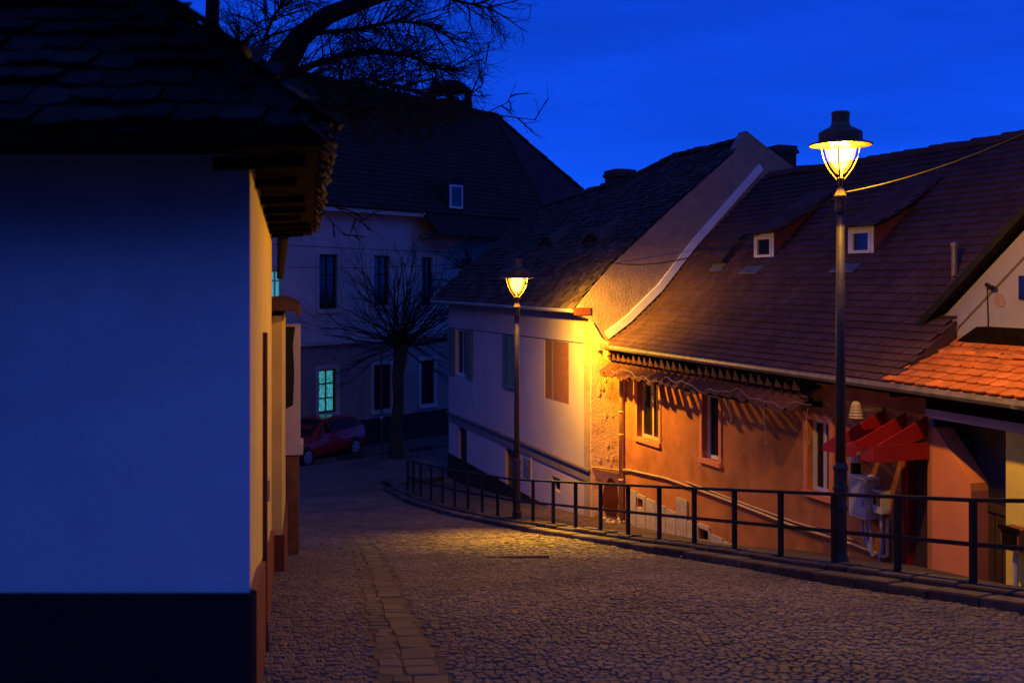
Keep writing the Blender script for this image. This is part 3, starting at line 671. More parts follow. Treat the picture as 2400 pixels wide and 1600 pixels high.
# dormers
for (x0, y0, x1, y1) in ((1771, 553, 1811, 606), (1993, 537, 2044, 597)):
    a, t, z = H.onProfile((x0+x1)/2, y1, z1)
    ta, tb, zb, ztp = pxrect(H, a-.02, x0, y0, x1, y1)
    sF = a-.03
    dm = MB()
    hw = .06
    # face (wall round the window), cheeks, roof
    wall_open(dm, H, sF, ta-.05, tb+.05, zb-.02, ztp+.05, [(ta+.03, tb-.03, zb+.03, ztp-.02)], depth=.05)
    for tt in (ta-.05, tb+.05):
        sB = a+1.05
        dm.poly([H.p(sF, tt, zb-.05), H.p(sF, tt, ztp+.05), H.p(sB, tt, z1(sB)+.06), H.p(a+.5, tt, z1(a+.5)-.02)], 1)
    do = dm.build('dormer', [M['frame_white'], M['red_plinth']], r1)
    rf = MB(); sB = a+1.25
    def dsurf(u, v, lift, sB=sB, sF=sF, ztp=ztp): 
        f = max(v, 0.0)/1.42; s_ = sF-.18+(sB-sF+.18)*f; zz = ztp+.02+(z1(sB)+.05-ztp-.02)*(f**1.25); return H.p(s_, u, zz+lift+.02)
    tiles(rf, dsurf, ta-.12, tb+.12, 1.36, lambda t_, v: ta-.24+v*.05 < t_ < tb+.24-v*.05, pitch=.15, width=.17, lift=.03, jit=.7)
    for k in range(6):
        va, vb = k*.235, (k+1)*.235
        rf.poly([dsurf(ta-.22, va, -.01), dsurf(tb+.22, va, -.01), dsurf(tb+.22, vb, -.01), dsurf(ta-.22, vb, -.01)])
    rf.build('dormer_roof', M['brown_tile'], do)
    window(do, H, sF, ta+.03, tb-.03, zb+.03, ztp-.02, M['frame_white'], M['glass_dark'], depth=.03, fw=.05, mull=0, name='dormer_window')
    ap = MB(); ap.prism([H.p(sF-.01, ta-.02, zb-.01), H.p(sF-.01, tb+.02, zb-.01), H.p(sF-.32, tb+.16, z1(sF-.32)+.10), H.p(sF-.32, ta+.10, z1(sF-.32)+.10)], (0, 0, -.012)); ap.build('apron', M['dull_zinc'], do)
# open roof hatch
a, t, z = H.onProfile(1690, 625, z1); hm = MB()
hm.hexa([H.p(a, t-.22, z1(a)+.03), H.p(a+.5, t-.22, z1(a+.5)+.03), H.p(a+.5, t+.22, z1(a+.5)+.03), H.p(a, t+.22, z1(a)+.03)], [H.p(a-.14, t-.22, z1(a)+.10), H.p(a+.4, t-.22, z1(a+.5)+.14), H.p(a+.4, t+.22, z1(a+.5)+.14), H.p(a-.14, t+.22, z1(a)+.10)]); ho = hm.build('roof_hatch', M['dark_wood'], r1)
hm = MB(); hm.prism([H.p(a-.15, t-.24, z1(a-.15)+.06), H.p(a-.15, t+.24, z1(a-.15)+.06), H.p(a-.02, t+.24, z1(a-.02)+.07), H.p(a-.02, t-.24, z1(a-.02)+.07)], (0, 0, .01)); hm.build('hatch_apron', M['dull_zinc'], ho)
# vent pipe
a, t, z = H.onProfile(2237, 655, z1); q = MB(); q.lathe([(.045, 0), (.045, .52), (.06, .52), (.06, .58), (.02, .60)], H.p(a, t, z1(a)-.05), 10); q.build('vent_pipe', [M['gutter']], r1)
# downpipe and pipes along the facade
dp = MB(); tdp = H.onS(1457, 900, S1-.07)[0]
dp.tube([H.p(.24, -.16, -1.5), H.p(.26, -.2, -1.66), H.p(S1-.08, tdp, -1.9), H.p(S1-.08, tdp, -5.3)], .05, 10)
for z in (-2.9, -3.4, -4.4): dp.lathe([(.062, 0), (.062, .04)], H.p(S1-.08, tdp, z), 10)
dp.build('downpipe', M['pipe_paint'], h1, smooth=True)
q = MB(); pts = [(1385, 1094, 0), (1440, 1100, 0)]
pp = [H.p(H.onT(1387, 1094, -.06)[0], -.06, H.onT(1387, 1094, -.06)[1]), H.p(S1-.05, -.065, H.onT(1450, 1101, -.03)[1])]
for px, py in ((1470, 1100), (1560, 1120), (1700, 1170), (1860, 1232), (2000, 1275), (2075, 1305)):
    t, z = H.onS(px, py, S1-.05); pp.append(H.p(S1-.05, t, z))
t, z = H.onS(2078, 1215, S1-.05); pp.append(H.p(S1-.05, t-.02, pp[-1][2]+.03)); pp.append(H.p(S1-.05, t-.02, z))
q.tube(pp, .024, 6)
pp = []
for px, py in ((1608, 1128), (1700, 1163), (1860, 1222), (2000, 1264)):
    t, z = H.onS(px, py, S1-.035); pp.append(H.p(S1-.035, t, z))
q.tube(pp, .017, 6)
q.build('wall_pipe', M['pipe_paint'], h1)
# door and its red canopy
q = MB(); q.box(H, S1+.16, S1+.2, *dr); do = q.build('door', M['dark_wood'], h1)
q = MB(); a_, b_, c_, d_ = dr; w_ = .07; q.prism([H.p(S1+.06, x, y) for x, y in ((a_, c_), (a_, d_), (b_, d_), (b_, c_), (b_-w_, c_), (b_-w_, d_-w_), (a_+w_, d_-w_), (a_+w_, c_))], (H.s[0]*.1, H.s[1]*.1, 0)); q.build('door_frame', M['red_paint'], do)
tpk = [H.onS(px, py, S1-.03) for px, py in ((2072, 959), (2120, 965), (2169, 976))]
for t, z in tpk:
    q = MB()
    q.prism([H.p(S1-.02, t, -1.86), H.p(-.16, t+.02, -2.20), H.p(-.16, t+.26, -2.36), H.p(S1-.02, t+.30, -2.10)], (0, 0, -.03))
    q.prism([H.p(S1-.02, t-.002, -1.84), H.p(-.16, t-.002, -2.19), H.p(-.16, t-.002, -2.34), H.p(S1-.02, t-.002, -2.12)], (H.t[0]*-.025, H.t[1]*-.025, 0))
    q.prism([H.p(-.165, t, -2.19), H.p(-.165, t+.28, -2.34), H.p(-.165, t+.28, -2.44), H.p(-.165, t, -2.42)], (H.s[0]*-.025, H.s[1]*-.025, 0))
    q.build('door_canopy', M['red_paint'], h1)
q = MB(); ta = min(t for t, z in tpk); q.box(H, -.19, S1-.02, ta-.05, ta-.028, -2.42, -2.20); q.build('canopy_side_board', M['red_paint'], h1)

# ------------------------------------------------------------------ gable house and gateway at the right edge
h3 = thing('gable_house', 'pale gabled house with bright orange tiled porch roof over a dark gateway', 'house', H.p(S1, -11.5, zbase(-11.5)))
tg0 = H.onS(2275, 1200, S1)[0]; tg1 = H.onS(2357, 1200, S1)[0]
TE = -15.0
wl = MB(); tq, zq = H.onS(2192, 1003, S1); tq2, zq2 = H.onS(2262, 1112, S1)
wl.prism([H.p(S1+.004, T1+.02, -6), H.p(S1+.004, T1+.02, zq), H.p(S1+.004, tq, zq), H.p(S1+.004, tq2, zq2), H.p(S1+.004, tg0+.015, zq2-.10), H.p(S1+.004, tg0, zq2-.2), H.p(S1+.004, tg0, -6)], (H.s[0]*.3, H.s[1]*.3, 0))
wl.build('orange_pier', M['orange_smooth'], h3)
wl = MB(); wl.box(H, S1+.004, S1+.35, TE, tg1, -6.0, -1.86); wl.build('yellow_wall', M['yellow_plaster'], h3)
wl = MB(); wl.box(H, S1-.01, S1+.3, TE, T1+.10, -1.86, -1.74); wl.build('lintel', M['lilac_plaster'], h3)
wl = MB(); wl.box(H, S1-.005, S1+.28, TE, T1+.10, -1.74, -1.56); wl.build('eave_shade_strip', M['soffit_wood'], h3)  # added near-black strip, its colour stands for the shade under the porch eave
q = MB(); q.box(H, S1+.9, S1+.95, tg1-.6, T1+.6, -6, -1.5); q.box(H, S1+.31, S1+.9, tg1-.6, T1+.6, -1.56, -1.5); q.build('gateway_back', M['interior'], h3)
q = MB(); 
for k in range(5):
    a = tg1+(tg0-tg1)*k/5; q.box(H, S1+.30, S1+.33, a+.006, a+(tg0-tg1)/5-.006, -5.2, -2.95)
q.box(H, S1+.28, S1+.345, tg1, tg0, -3.0, -2.9); q.build('gate', M['dark_wood'], h3)
q = MB()
for k in range(14):
    a = tg1+(tg0-tg1)*k/14; q.tube([H.p(S1+.31, a, -2.9), H.p(S1+.31, a+.35, -1.9)], .004, 3); q.tube([H.p(S1+.315, a+.35, -2.9), H.p(S1+.315, a, -1.9)], .004, 3)
q.build('gate_mesh', M['gutter'], h3)
# porch roof
profP = [(.30, -1.40), (1.40, -.90)]
sfp, LvP, atP = prof_surf(H, profP)
m = MB(); tP = H.onS(2043, 878, .30)[0]
tiles(m, sfp, TE, tP, LvP, lambda t, v: t < tP-.10-v*.30, pitch=.185, width=.20, lift=.045, jit=.6, rnd=.38)
m.poly([H.p(.30, tP, -1.41), H.p(.30, TE, -1.41), H.p(1.4, TE, -.91), H.p(1.4, tP-.45, -.91)])
m.prism([H.p(.30, tP-.02, -1.40), H.p(1.4, tP-.45, -.90), H.p(1.4, tP-.45, -1.0), H.p(.30, tP-.02, -1.5)], (H.t[0]*.06, H.t[1]*.06, 0))
po = m.build('porch_roof', M['orange_tile'], h3)
m = MB(); m.prism([H.p(1.40, tP-.35, -.90), H.p(1.40, TE, -.90), H.p(1.30, TE, -.62), H.p(1.30, tP-.9, -.62)], (H.s[0]*.2, H.s[1]*.2, 0)); m.build('porch_flashing', M['soffit_wood'], po)
m = MB(); ridge_row(m, [H.p(1.12, tP-.45, -1.02+.03), H.p(1.12, TE, -1.02+.03)], r=.045, L=.2); m.build('snow_stop', M['orange_tile'], po)
q = MB(); q.lathe([(.085, -.02), (.085, .02)], H.p(.24, H.onS(2383, 929, .24)[0]-.02, -1.47), 10); q.build('gutter_end', M['gutter'], h3)
# gable wall
tA, zA = H.onS(2190, 765, 1.5); tB, zB = H.onS(2400, 540, 1.5); mg = (zB-zA)/(tA-tB); tap = tA-3.6; zap = zA+mg*3.6
gw = MB(); gw.prism([H.p(1.5, tA, -6), H.p(1.5, tA, zA), H.p(1.5, tap, zap), H.p(1.5, tap-3.6, zA), H.p(1.5, tap-3.6, -6)], (H.s[0]*.3, H.s[1]*.3, 0)); gw.build('gable_wall', M['gable_plaster'], h3)
vg = MB()
for (a, za, b, zb_) in ((tA+.2, zA-.2*mg, tap, zap), (tap-3.8, zA-.2*mg, tap, zap)):
    vg.prism([H.p(1.34, a, za+.08), H.p(1.34, b, zb_+.08), H.p(1.34, b, zb_+.17), H.p(1.34, a, za+.17)], (H.s[0]*.2, H.s[1]*.2, 0))
    vg.prism([H.p(1.34, a, za+.17), H.p(1.34, b, zb_+.17), H.p(1.34, b, zb_+.21), H.p(1.34, a, za+.21)], (H.s[0]*4, H.s[1]*4, 0))
vg.build('gable_roof', M['near_tile'], h3)
ml = MB(); off = .36
ml.prism([H.p(1.48, tA-.05-off, zA-.02), H.p(1.48, tap, zap-off*mg), H.p(1.48, tap, zap-off*mg-.03), H.p(1.48, tA-off-.05, zA-.05)], (H.s[0]*.018, H.s[1]*.018, 0)); ml.build('moulding_line', M['band_paint'], h3)
wv = pxrect(H, 1.5, 2391, 646, 2425, 702); q = MB(); q.box(H, 1.47, 1.49, *wv); q.build('attic_window', M['glass_dark'], h3)
q = MB(); t, z = H.onS(2330, 672, 1.48); q.tube([H.p(1.47, t+.12, z+.03), H.p(1.40, t, z), H.p(1.44, t-.05, z-.02)], .03, 6); q.tube([H.p(1.48, t+.12, z+.02), H.p(1.48, t+.11, z-.3), H.p(1.48, t+.10, z-.6)], .008, 5); q.build('cable_bracket', M['cable'], h3)
t, z = H.onS(2342, 704, 1.49); q = MB(); q.prism([H.p(1.496, t+.10*math.cos(a)*random.uniform(.7, 1.1), z+.11*math.sin(a)*random.uniform(.7, 1.1)) for a in np.linspace(0, 5.7, 9)], (H.s[0]*-.003, H.s[1]*-.003, 0)); q.build('plaster_scar', M['rough_plaster'], h3)
# meter box on the yellow wall
a = pxrect(H, S1-.2, 2345, 1237, 2388, 1290)
mbx = thing('meter_box', 'small rusty brown meter box beside the dark gateway on a post', 'meter box', H.p(S1-.1, (a[0]+a[1])/2, -4.0))
q = MB(); q.box(H, S1-.2, S1+.0, *a); q.build('case', M['brown_wood'], mbx)
q = MB(); q.box(H, S1-.225, S1-.203, a[0]-.015, a[1]+.015, a[3]-.03, a[3]+.02); q.box(H, S1-.21, S1-.201, a[0]+.03, a[1]-.03, a[2]+.04, a[3]-.05); q.build('lid', M['soffit_wood'], mbx)
q = MB(); q.tube([H.p(S1-.1, (a[0]+a[1])/2, a[2]+.01), H.p(S1-.1, (a[0]+a[1])/2, -4.2)], .03, 8); q.build('conduit', M['cabinet_blue'], mbx)

# meter cabinets between window and door
a = pxrect(H, S1-.26, 1990, 1120, 2030, 1212)
mc = thing('meter_cabinet', 'large pale electric meter cabinet on the orange wall behind the near lamp post', 'meter cabinet', H.p(S1-.13, (a[0]+a[1])/2, a[2]))
q = MB(); q.box(H, S1-.26, S1-.004, *a); q.build('case', M['cabinet_grey'], mc)
q = MB(); q.box(H, S1-.275, S1-.262, a[0]+.03, a[1]-.03, a[2]+.04, a[3]-.05); q.box(H, S1-.29, S1-.276, a[0]+.06, a[0]+.08, a[2]+.2, a[2]+.3); q.build('door', M['cabinet_blue'], mc)
q = MB(); q.box(H, S1-.29, S1-.003, a[0]-.02, a[1]+.02, a[3]+.001, a[3]+.03); q.build('cap', M['pale_metal'], mc)
q = MB()
for k in range(3):
    t = a[0]+.08+k*.09; q.tube([H.p(S1-.12, t, a[2]+.01), H.p(S1-.12, t-.02, a[2]-.3), H.p(S1-.08, t-.1*k, a[2]-.55)], .022, 6)
q.build('conduit', M['cabinet_blue'], mc)
b = pxrect(H, S1-.16, 2045, 1148, 2066, 1202)
mc = thing('meter_cabinet', 'smaller grey meter cabinet between the big cabinet and the dark door', 'meter cabinet', H.p(S1-.1, (b[0]+b[1])/2, b[2]))
q = MB(); q.box(H, S1-.16, S1-.004, *b); q.build('case', M['cabinet_grey'], mc)
q = MB(); q.box(H, S1-.172, S1-.161, b[0]+.03, b[1]-.03, b[2]+.12, b[3]-.04); q.build('viewing_pane', M['glass_dark'], mc)
q = MB(); q.tube([H.p(S1-.09, (b[0]+b[1])/2, b[2]+.01), H.p(S1-.07, (b[0]+b[1])/2, b[2]-.5), H.p(S1-.05, (b[0]+b[1])/2+.1, b[2]-.8)], .022, 6); q.build('conduit', M['cabinet_blue'], mc)
c_ = pxrect(H, S1-.12, 1996, 1066, 2020, 1082)
mc = thing('wall_lamp', 'small unlit wall lamp with pale cap above the meter cabinets', 'wall lamp', H.p(S1-.06, (c_[0]+c_[1])/2, c_[2]))
q = MB(); cz = H.p(S1-.14, (c_[0]+c_[1])/2, c_[2]); q.lathe([(.09, .0), (.09, .08), (.05, .11)], cz, 12); q.build('cap', M['cabinet_grey'], mc)
q = MB(); q.lathe([(.04, -.2), (.075, -.17), (.075, -.005)], cz, 12); q.build('body', M['black_trim'], mc)
q = MB(); q.tube([cz, H.p(S1-.004, (c_[0]+c_[1])/2, c_[2]+.02)], .02, 6); q.build('arm', M['gutter'], mc)
# beehive-shaped pale lantern under the canopy
cz = P(2006, 962, 13.9)
mc = thing('alarm_bell', 'pale ribbed siren box at the right end of the tile canopy', 'siren', cz)
q = MB(); q.lathe([(.03, .13), (.06, .10), (.072, .055), (.066, .05), (.08, .02), (.072, .015), (.09, -.02), (.08, -.025), (.098, -.06), (.088, -.065), (.10, -.10), (.07, -.11)][::-1], cz, 12); q.build('shell', M['siren_shell'], mc)
q = MB(); q.box(Frame(cz[:2], H.t), -.0, .5, -.02, .02, cz[2]-.02, cz[2]+.02); q.build('arm', M['gutter'], mc)

# string lights draped along the canopy
sl = MB(); pts = []
for k in range(90):
    t = -.9-k*.075; pts.append(H.p(.05, t, -1.90+.05*math.sin(t*3.1)+.03*math.sin(t*7.7+1)+.02*math.sin(t*13)))
sl.tube(pts, .005, 5)
for px, y0, y1 in ((1715, 925, 982), (1797, 940, 1035), (1897, 950, 1035)):
    t, zt_ = H.onS(px, y0, .085); _, zb = H.onS(px, y1, .085)
    sl.tube([H.p(.05, t+.03*math.sin(5*f+px), -1.91+(zb+1.91)*f) for f in np.linspace(0, 1, 9)], .005, 5)
    c = H.p(.05, t+.03*math.sin(5+px), zb); sl.lathe([(.004, .0), (.018, -.02), (.012, -.05), (.002, -.055)][::-1], c, 8)
o = sl.build('string_lights', M['white_cable']); tag(o, 'white unlit fairy light cable drooping along the tile canopy', 'fairy lights')
# rubble at the inside corner
rb = MB()
for k in range(14):
    c = H.p(random.uniform(.1, .6), random.uniform(-.5, -.05), 0); r = random.uniform(.03, .07)
    rb.lathe([(r*.3, -.02), (r, 0), (r*.8, r*.7), (r*.2, r)], (c[0], c[1], zbase(-.3)+.0), random.choice((5, 6, 7)))
o = rb.build('rubble', M['rubble']); tag(o, 'small heap of pale rubble at the foot of the downpipe', 'rubble', kind='stuff')

# ------------------------------------------------------------------ railing
rl = thing('railing', 'black iron two bar railing along the kerb of the walkway', 'railing', (*railXd(8), zr(railXd(8)[1])+.13))
ztop_tab = lerp_f([(-6, -.95), (0, -2.088), (6, -3.096), (12, -4.08), (16, -4.59), (19, -4.93), (21, -5.10)])
posts = [(i, *railXd(i)) for i in range(-3, 20)]+[(20, -2.73, 27.6), (21, -2.95, 28.2)]
for i, X, d in posts:
    q = MB(); F_ = Frame((X, d), H.t); jt = random.uniform(-.008, .008)
    q.hexa([F_.p(-.026, -.026, zr(d)+.0), F_.p(.026, -.026, zr(d)), F_.p(.026, .026, zr(d)), F_.p(-.026, .026, zr(d))], [F_.p(-.026, -.026+jt, ztop_tab(i)), F_.p(.026, -.026+jt, ztop_tab(i)), F_.p(.026, .03+jt, ztop_tab(i)), F_.p(-.026, .03+jt, ztop_tab(i))])
    q.build('post', M['rail_iron'], rl)
for nm, f, hw, hh in (('top_rail', 1.0, .030, .018), ('middle_rail', .48, .02, .02)):
    q = MB(); L = [(X, d, (zr(d)+.15)*(1-f)+ztop_tab(i)*f) for i, X, d in posts]
    ring = []
    for (X, d, z) in L:
        for a, b in ((-hw, -hh), (hw, -hh), (hw, hh), (-hw, hh)):
            x_, y_, _ = Frame((X, d), H.t).p(a, 0, 0); ring.append((x_, y_, z+b+(.022 if f == 1 else 0)))
    fs = [(0, 1, 2, 3), tuple(len(ring)-4+k for k in (3, 2, 1, 0))]
    for k in range(len(L)-1):
        for j in range(4): fs.append((k*4+j, k*4+(j+1) % 4, k*4+4+(j+1) % 4, k*4+4+j))
    q.add(ring, fs); q.build(nm, M['rail_iron'], rl)

# ------------------------------------------------------------------ street lamps
def lamp(label, X, d, zb, Hh, power, rot=0.0):
    r = thing('street_lamp', label, 'street lamp', (X, d, zb), 'old style street lamps on the walkway')
    k = Hh/5.15; c = (X, d, zb)
    S = lambda prof: [(a*k, b*k) for a, b in prof]
    q = MB(); q.lathe(S([(.095, -.15), (.095, .05), (.085, .08), (.072, .12), (.070, .60), (.080, .62), (.080, .65), (.070, .68), (.069, .82), (.088, .84), (.088, .87), (.076, .90), (.074, 1.06), (.088, 1.08), (.088, 1.11), (.062, 1.16)]), c, 20); q.build('base', M['post_iron'], r, smooth=False)
    q = MB(); q.lathe(S([(.058, 1.0), (.054, 2.4), (.047, 4.05)]), c, 18); q.build('post', M['post_iron'], r, smooth=True)
    q = MB(); q.lathe(S([(.060, 4.04), (.060, 4.07), (.068, 4.075), (.068, 4.11), (.060, 4.115), (.064, 4.2), (.072, 4.21), (.072, 4.235), (.03, 4.32), (.026, 4.34), (.034, 4.42), (.042, 4.425), (.042, 4.44), (.02, 4.445)]), c, 18); q.build('collar', M['lantern_metal'], r)
    q = MB()
    for j in range(4):
        a = rot+math.pi/4+j*math.pi/2; ca, sa = math.cos(a), math.sin(a)
        prof = [(.028, 4.40), (.075, 4.46), (.135, 4.545), (.185, 4.65), (.215, 4.77), (.222, 4.86)]
        q.tube([(X+ca*k*u, d+sa*k*u, zb+k*v) for u, v in prof], .0085*k, 6)
    q.build('arm', M['lantern_metal'], r)
    q = MB(); q.lathe(S([(.015, 4.475), (.06, 4.50), (.115, 4.58), (.155, 4.68), (.178, 4.78), (.185, 4.855)]), c, 24); q.f = q.f[:-2]; q.m = q.m[:-2]; q.build('glass_bowl', M['bowl'], r, smooth=True)
    q = MB(); q.lathe(S([(.02, 4.53), (.07, 4.57), (.115, 4.66), (.125, 4.76), (.11, 4.82), (.05, 4.835)]), c, 20); q.build('bulb', M['bulb'], r, smooth=True)
    q = MB(); q.lathe(S([(.19, 4.858), (.345, 4.842), (.36, 4.85), (.355, 4.86), (.245, 4.895), (.245, 4.985), (.235, 5.0), (.17, 5.035), (.12, 5.06), (.10, 5.10), (.10, 5.20), (.108, 5.205), (.108, 5.215), (.09, 5.235), (.02, 5.245)]), (X, d, zb-.03*k), 28)
    q.build('hood', M['lantern_metal'], r)
    L = bpy.data.lights.new('lamp_light', 'POINT'); L.color = LAMP_COL; L.shadow_soft_size = .07*k
    L.energy = power['w']; L.use_nodes = True; lt = L.node_tree; ln = lt.nodes; ll = lt.links
    em = ln['Emission']; tcn = ln.new('ShaderNodeTexCoord'); nv = tcn.outputs['Normal']
    def mth(op, a, b):
        m_ = ln.new('ShaderNodeMath'); m_.operation = op
        for i_, x_ in enumerate((a, b)):
            if isinstance(x_, (int, float)): m_.inputs[i_].default_value = x_
            else: ll.new(x_, m_.inputs[i_])
        return m_.outputs[0]
    def dotp(v):
        n_ = ln.new('ShaderNodeVectorMath'); n_.operation = 'DOT_PRODUCT'; ll.new(nv, n_.inputs[0]); n_.inputs[1].default_value = v; return n_.outputs['Value']
    mr_ = ln.new('ShaderNodeMapRange'); mr_.interpolation_type = 'SMOOTHSTEP'
    for i_, x_ in ((1, power['z0']), (2, power['z1']), (3, power['down']), (4, 0.0)): mr_.inputs[i_].default_value = x_
    ll.new(dotp((0, 0, 1)), mr_.inputs[0])
    sm = ln.new('ShaderNodeMapRange'); ll.new(dotp((0, 0, 1)), sm.inputs[0])
    for i_, x_ in ((1, -.55), (2, -.30), (3, power['sdown']), (4, 1.0)): sm.inputs[i_].default_value = x_
    side = mth('MULTIPLY', mth('MULTIPLY', mth('MAXIMUM', dotp((*power['dir'], 0)), 0.0), power['side']), sm.outputs[0])
    lobe = 0.0
    for lv, ls, le in power['lobes']: lobe = mth('ADD', lobe, mth('MULTIPLY', mth('POWER', mth('MAXIMUM', dotp(lv), 0.0), le), ls))
    ll.new(mth('ADD', mth('ADD', mr_.outputs[0], side), mth('ADD', lobe, power['even'])), em.inputs['Strength'])
    lo = bpy.data.objects.new('lamp_light', L); COL.objects.link(lo); lo.parent = r; lo.location = (0, 0, 4.765*k)
    return r
d1 = 11.5; lamp('tall street lamp nearest the viewer, standing behind the railing by the meter cabinets', (1970-CX)/FPX*d1, d1, (HY-1318)/FPX*d1, 5.15, LAMP_W[1], .35)
d2 = 20.62; lamp('street lamp farther down the slope in front of the shuttered house', (1211.5-CX)/FPX*d2, d2, (HY-1205)/FPX*d2, 5.23, LAMP_W[2], .9)

# ------------------------------------------------------------------ near house on the left
C0 = (-1.21, 4.6); C1 = (-2.92, 12.1)
hl = thing('near_house', 'dark near house corner with blue lit front, yellow side and mossy tiled hip roof', 'house', (C0[0]-1, C0[1]+2, zr(5)))
ZE = .60
wl = MB()
def wq(mb, a, b, z0a, z0b, z1a, z1b, mi=0): mb.poly([(a[0], a[1], z0a), (b[0], b[1], z0b), (b[0], b[1], z1b), (a[0], a[1], z1a)], mi)
LW = (-9.0, 4.6)
wq(wl, LW, C0, -4, -4, ZE, ZE); wl.poly([(LW[0], 12.1, -6), (LW[0], 4.6, -6), (LW[0], 4.6, ZE), (LW[0], 12.1, ZE)])
wq(wl, C1, (LW[0], 12.1), -6, -6, ZE, ZE); wl.build('front_wall', M['white_plaster'], hl)
wl = MB(); wq(wl, C0, C1, -6, -6, ZE, ZE); wl.build('side_wall', M['cream_plaster'], hl)
# plinths
q = MB(); q.hexa([(LW[0], 4.6, -4), (LW[0], 4.57, -4), (C0[0]+.0, 4.57, -4), (C0[0]+.0, 4.6, -4)], [(LW[0], 4.6, -1.437), (LW[0], 4.57, -1.437), (C0[0]+.0, 4.57, -1.437), (C0[0]+.0, 4.6, -1.437)]); q.build('front_plinth', M['dark_plinth'], hl)
q = MB(); u = np.array([C1[0]-C0[0], C1[1]-C0[1]]); Ls = np.linalg.norm(u); u = u/Ls; nn = np.array([u[1], -u[0]])
def lside(f, off): p = np.array(C0)+u*f+nn*off; return (p[0], p[1])
prev = None
for f in np.linspace(0, Ls, 26):
    zt_ = float(np.interp(f, [0, 1.13, 2.87, 7.7], [-1.43, -1.66, -2.02, -3.02]))+.02*math.sin(f*2.1)
    cur = [(*lside(f, .03), -6), (*lside(f, .03), zt_), (*lside(f, .0), zt_+.01)]
    if prev: q.add(prev+cur, [(0, 3, 4, 1), (1, 4, 5, 2)])
    prev = cur
q.add([(*lside(0, .03), -6), (*lside(0, .03), -1.43), (*lside(0, 0), -1.42), (*lside(0, 0), -6)], [(0, 1, 2, 3)])
q.build('side_plinth', M['red_plinth'], hl)
q = MB(); f0 = 2.25; q.tube([(*lside(f0, .025), -.35), (*lside(f0, .025), -2.3), (*lside(f0-.05, .06), -2.75)], .018, 6); q.build('conduit', M['red_plinth'], hl)
q = MB(); q.hexa(*[[(*lside(f, o_), z) for f, o_ in ((4.1, 0), (4.1, .03), (4.25, .03), (4.25, 0))] for z in (-1.9, -1.72)]); q.build('meter_flap', M['pipe_paint'], hl)
# roof : eave corner E, front eave along x, side eave along the street
Ez = .65; E = np.array([-.754, 4.1]); sd = np.array([-.204, 1.0]); sd /= np.linalg.norm(sd); Lse = 8.25
hipd = np.array([-.77, .63]); pit = .86
rm = MB()
def fsurf(u, v, lift):    # front slope : u = x, v along slope
    c = 1/math.sqrt(1+pit*pit); return (u, E[1]+v*c-pit*c*lift, Ez-.02+v*c*pit+c*lift)
tiles(rm, fsurf, -9.0, E[0], 4.4, lambda x, v: x < E[0]-.77/.63*v*.732+.05, pitch=.155, width=.19, lift=.04, jit=2.6, thick=.026)
ns = np.array([-sd[1], sd[0]])    # inward from the side eave
def ssurf(u, v, lift):
    c = 1/math.sqrt(1+pit*pit); p = E+sd*u+ns*(v*c-pit*c*lift); return (p[0], p[1], Ez-.02+v*c*pit+c*lift)
tiles(rm, ssurf, 0, Lse, 4.4, lambda u, v: u > v*.732*.62-.05 and u < Lse, pitch=.155, width=.19, lift=.04, jit=2.6, thick=.026)
pk = E+hipd*4.2; pz = Ez+.63*4.2*pit
Eend = E+sd*Lse; pend = pk+sd*(Lse-2.2)
rm.poly([(-9, E[1], Ez-.03), (E[0], E[1], Ez-.03), (pk[0], pk[1], pz-.03), (-9, pk[1], pz-.03)])
rm.poly([(E[0], E[1], Ez-.03), (Eend[0], Eend[1], Ez-.03), (pend[0], pend[1], pz-.03), (pk[0], pk[1], pz-.03)])
rm.poly([(Eend[0], Eend[1], Ez-.04), (pend[0], pend[1], pz-.04), (-9, pend[1], pz-.04), (-9, Eend[1], Ez-.04)])
rm.poly([(-9, pk[1], pz-.03), (pk[0], pk[1], pz-.03), (pend[0], pend[1], pz-.03), (-9, pend[1], pz-.03)])
ridge_row(rm, [(E[0]+hipd[0]*.16, E[1]+hipd[1]*.16, Ez+.04), (pk[0], pk[1], pz-.02)], r=.085, L=.34)
ro_ = rm.build('roof', M['near_tile'], hl)
# soffit with rafter ends
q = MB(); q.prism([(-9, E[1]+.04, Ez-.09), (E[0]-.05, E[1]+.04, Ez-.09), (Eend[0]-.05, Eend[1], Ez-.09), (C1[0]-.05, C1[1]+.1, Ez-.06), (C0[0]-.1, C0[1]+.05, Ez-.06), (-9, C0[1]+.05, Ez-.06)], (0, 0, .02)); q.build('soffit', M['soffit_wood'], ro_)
for k in range(8):
    q = MB(); p = E+sd*(.5+k*1.02+random.uniform(-.12, .12)); a = p+ns*random.uniform(.04, .16); b = p+ns*.5; w_ = sd*.04
    q.hexa([(*(a-w_), Ez-.13), (*(a+w_), Ez-.13), (*(b+w_), Ez-.15), (*(b-w_), Ez-.15)], [(*(a-w_), Ez-.085), (*(a+w_), Ez-.085), (*(b+w_), Ez-.10), (*(b-w_), Ez-.10)])
    q.build('rafter', M['soffit_wood'], ro_)
q = MB(); q.hexa([(-9, E[1]-.0, Ez-.085), (E[0], E[1], Ez-.085), (E[0]-.02, E[1]+.03, Ez-.085), (-9, E[1]+.03, Ez-.085)], [(-9, E[1]-.0, Ez-.03), (E[0], E[1], Ez-.03), (E[0]-.02, E[1]+.03, Ez-.03), (-9, E[1]+.03, Ez-.03)]); q.build('fascia', M['soffit_wood'], ro_)
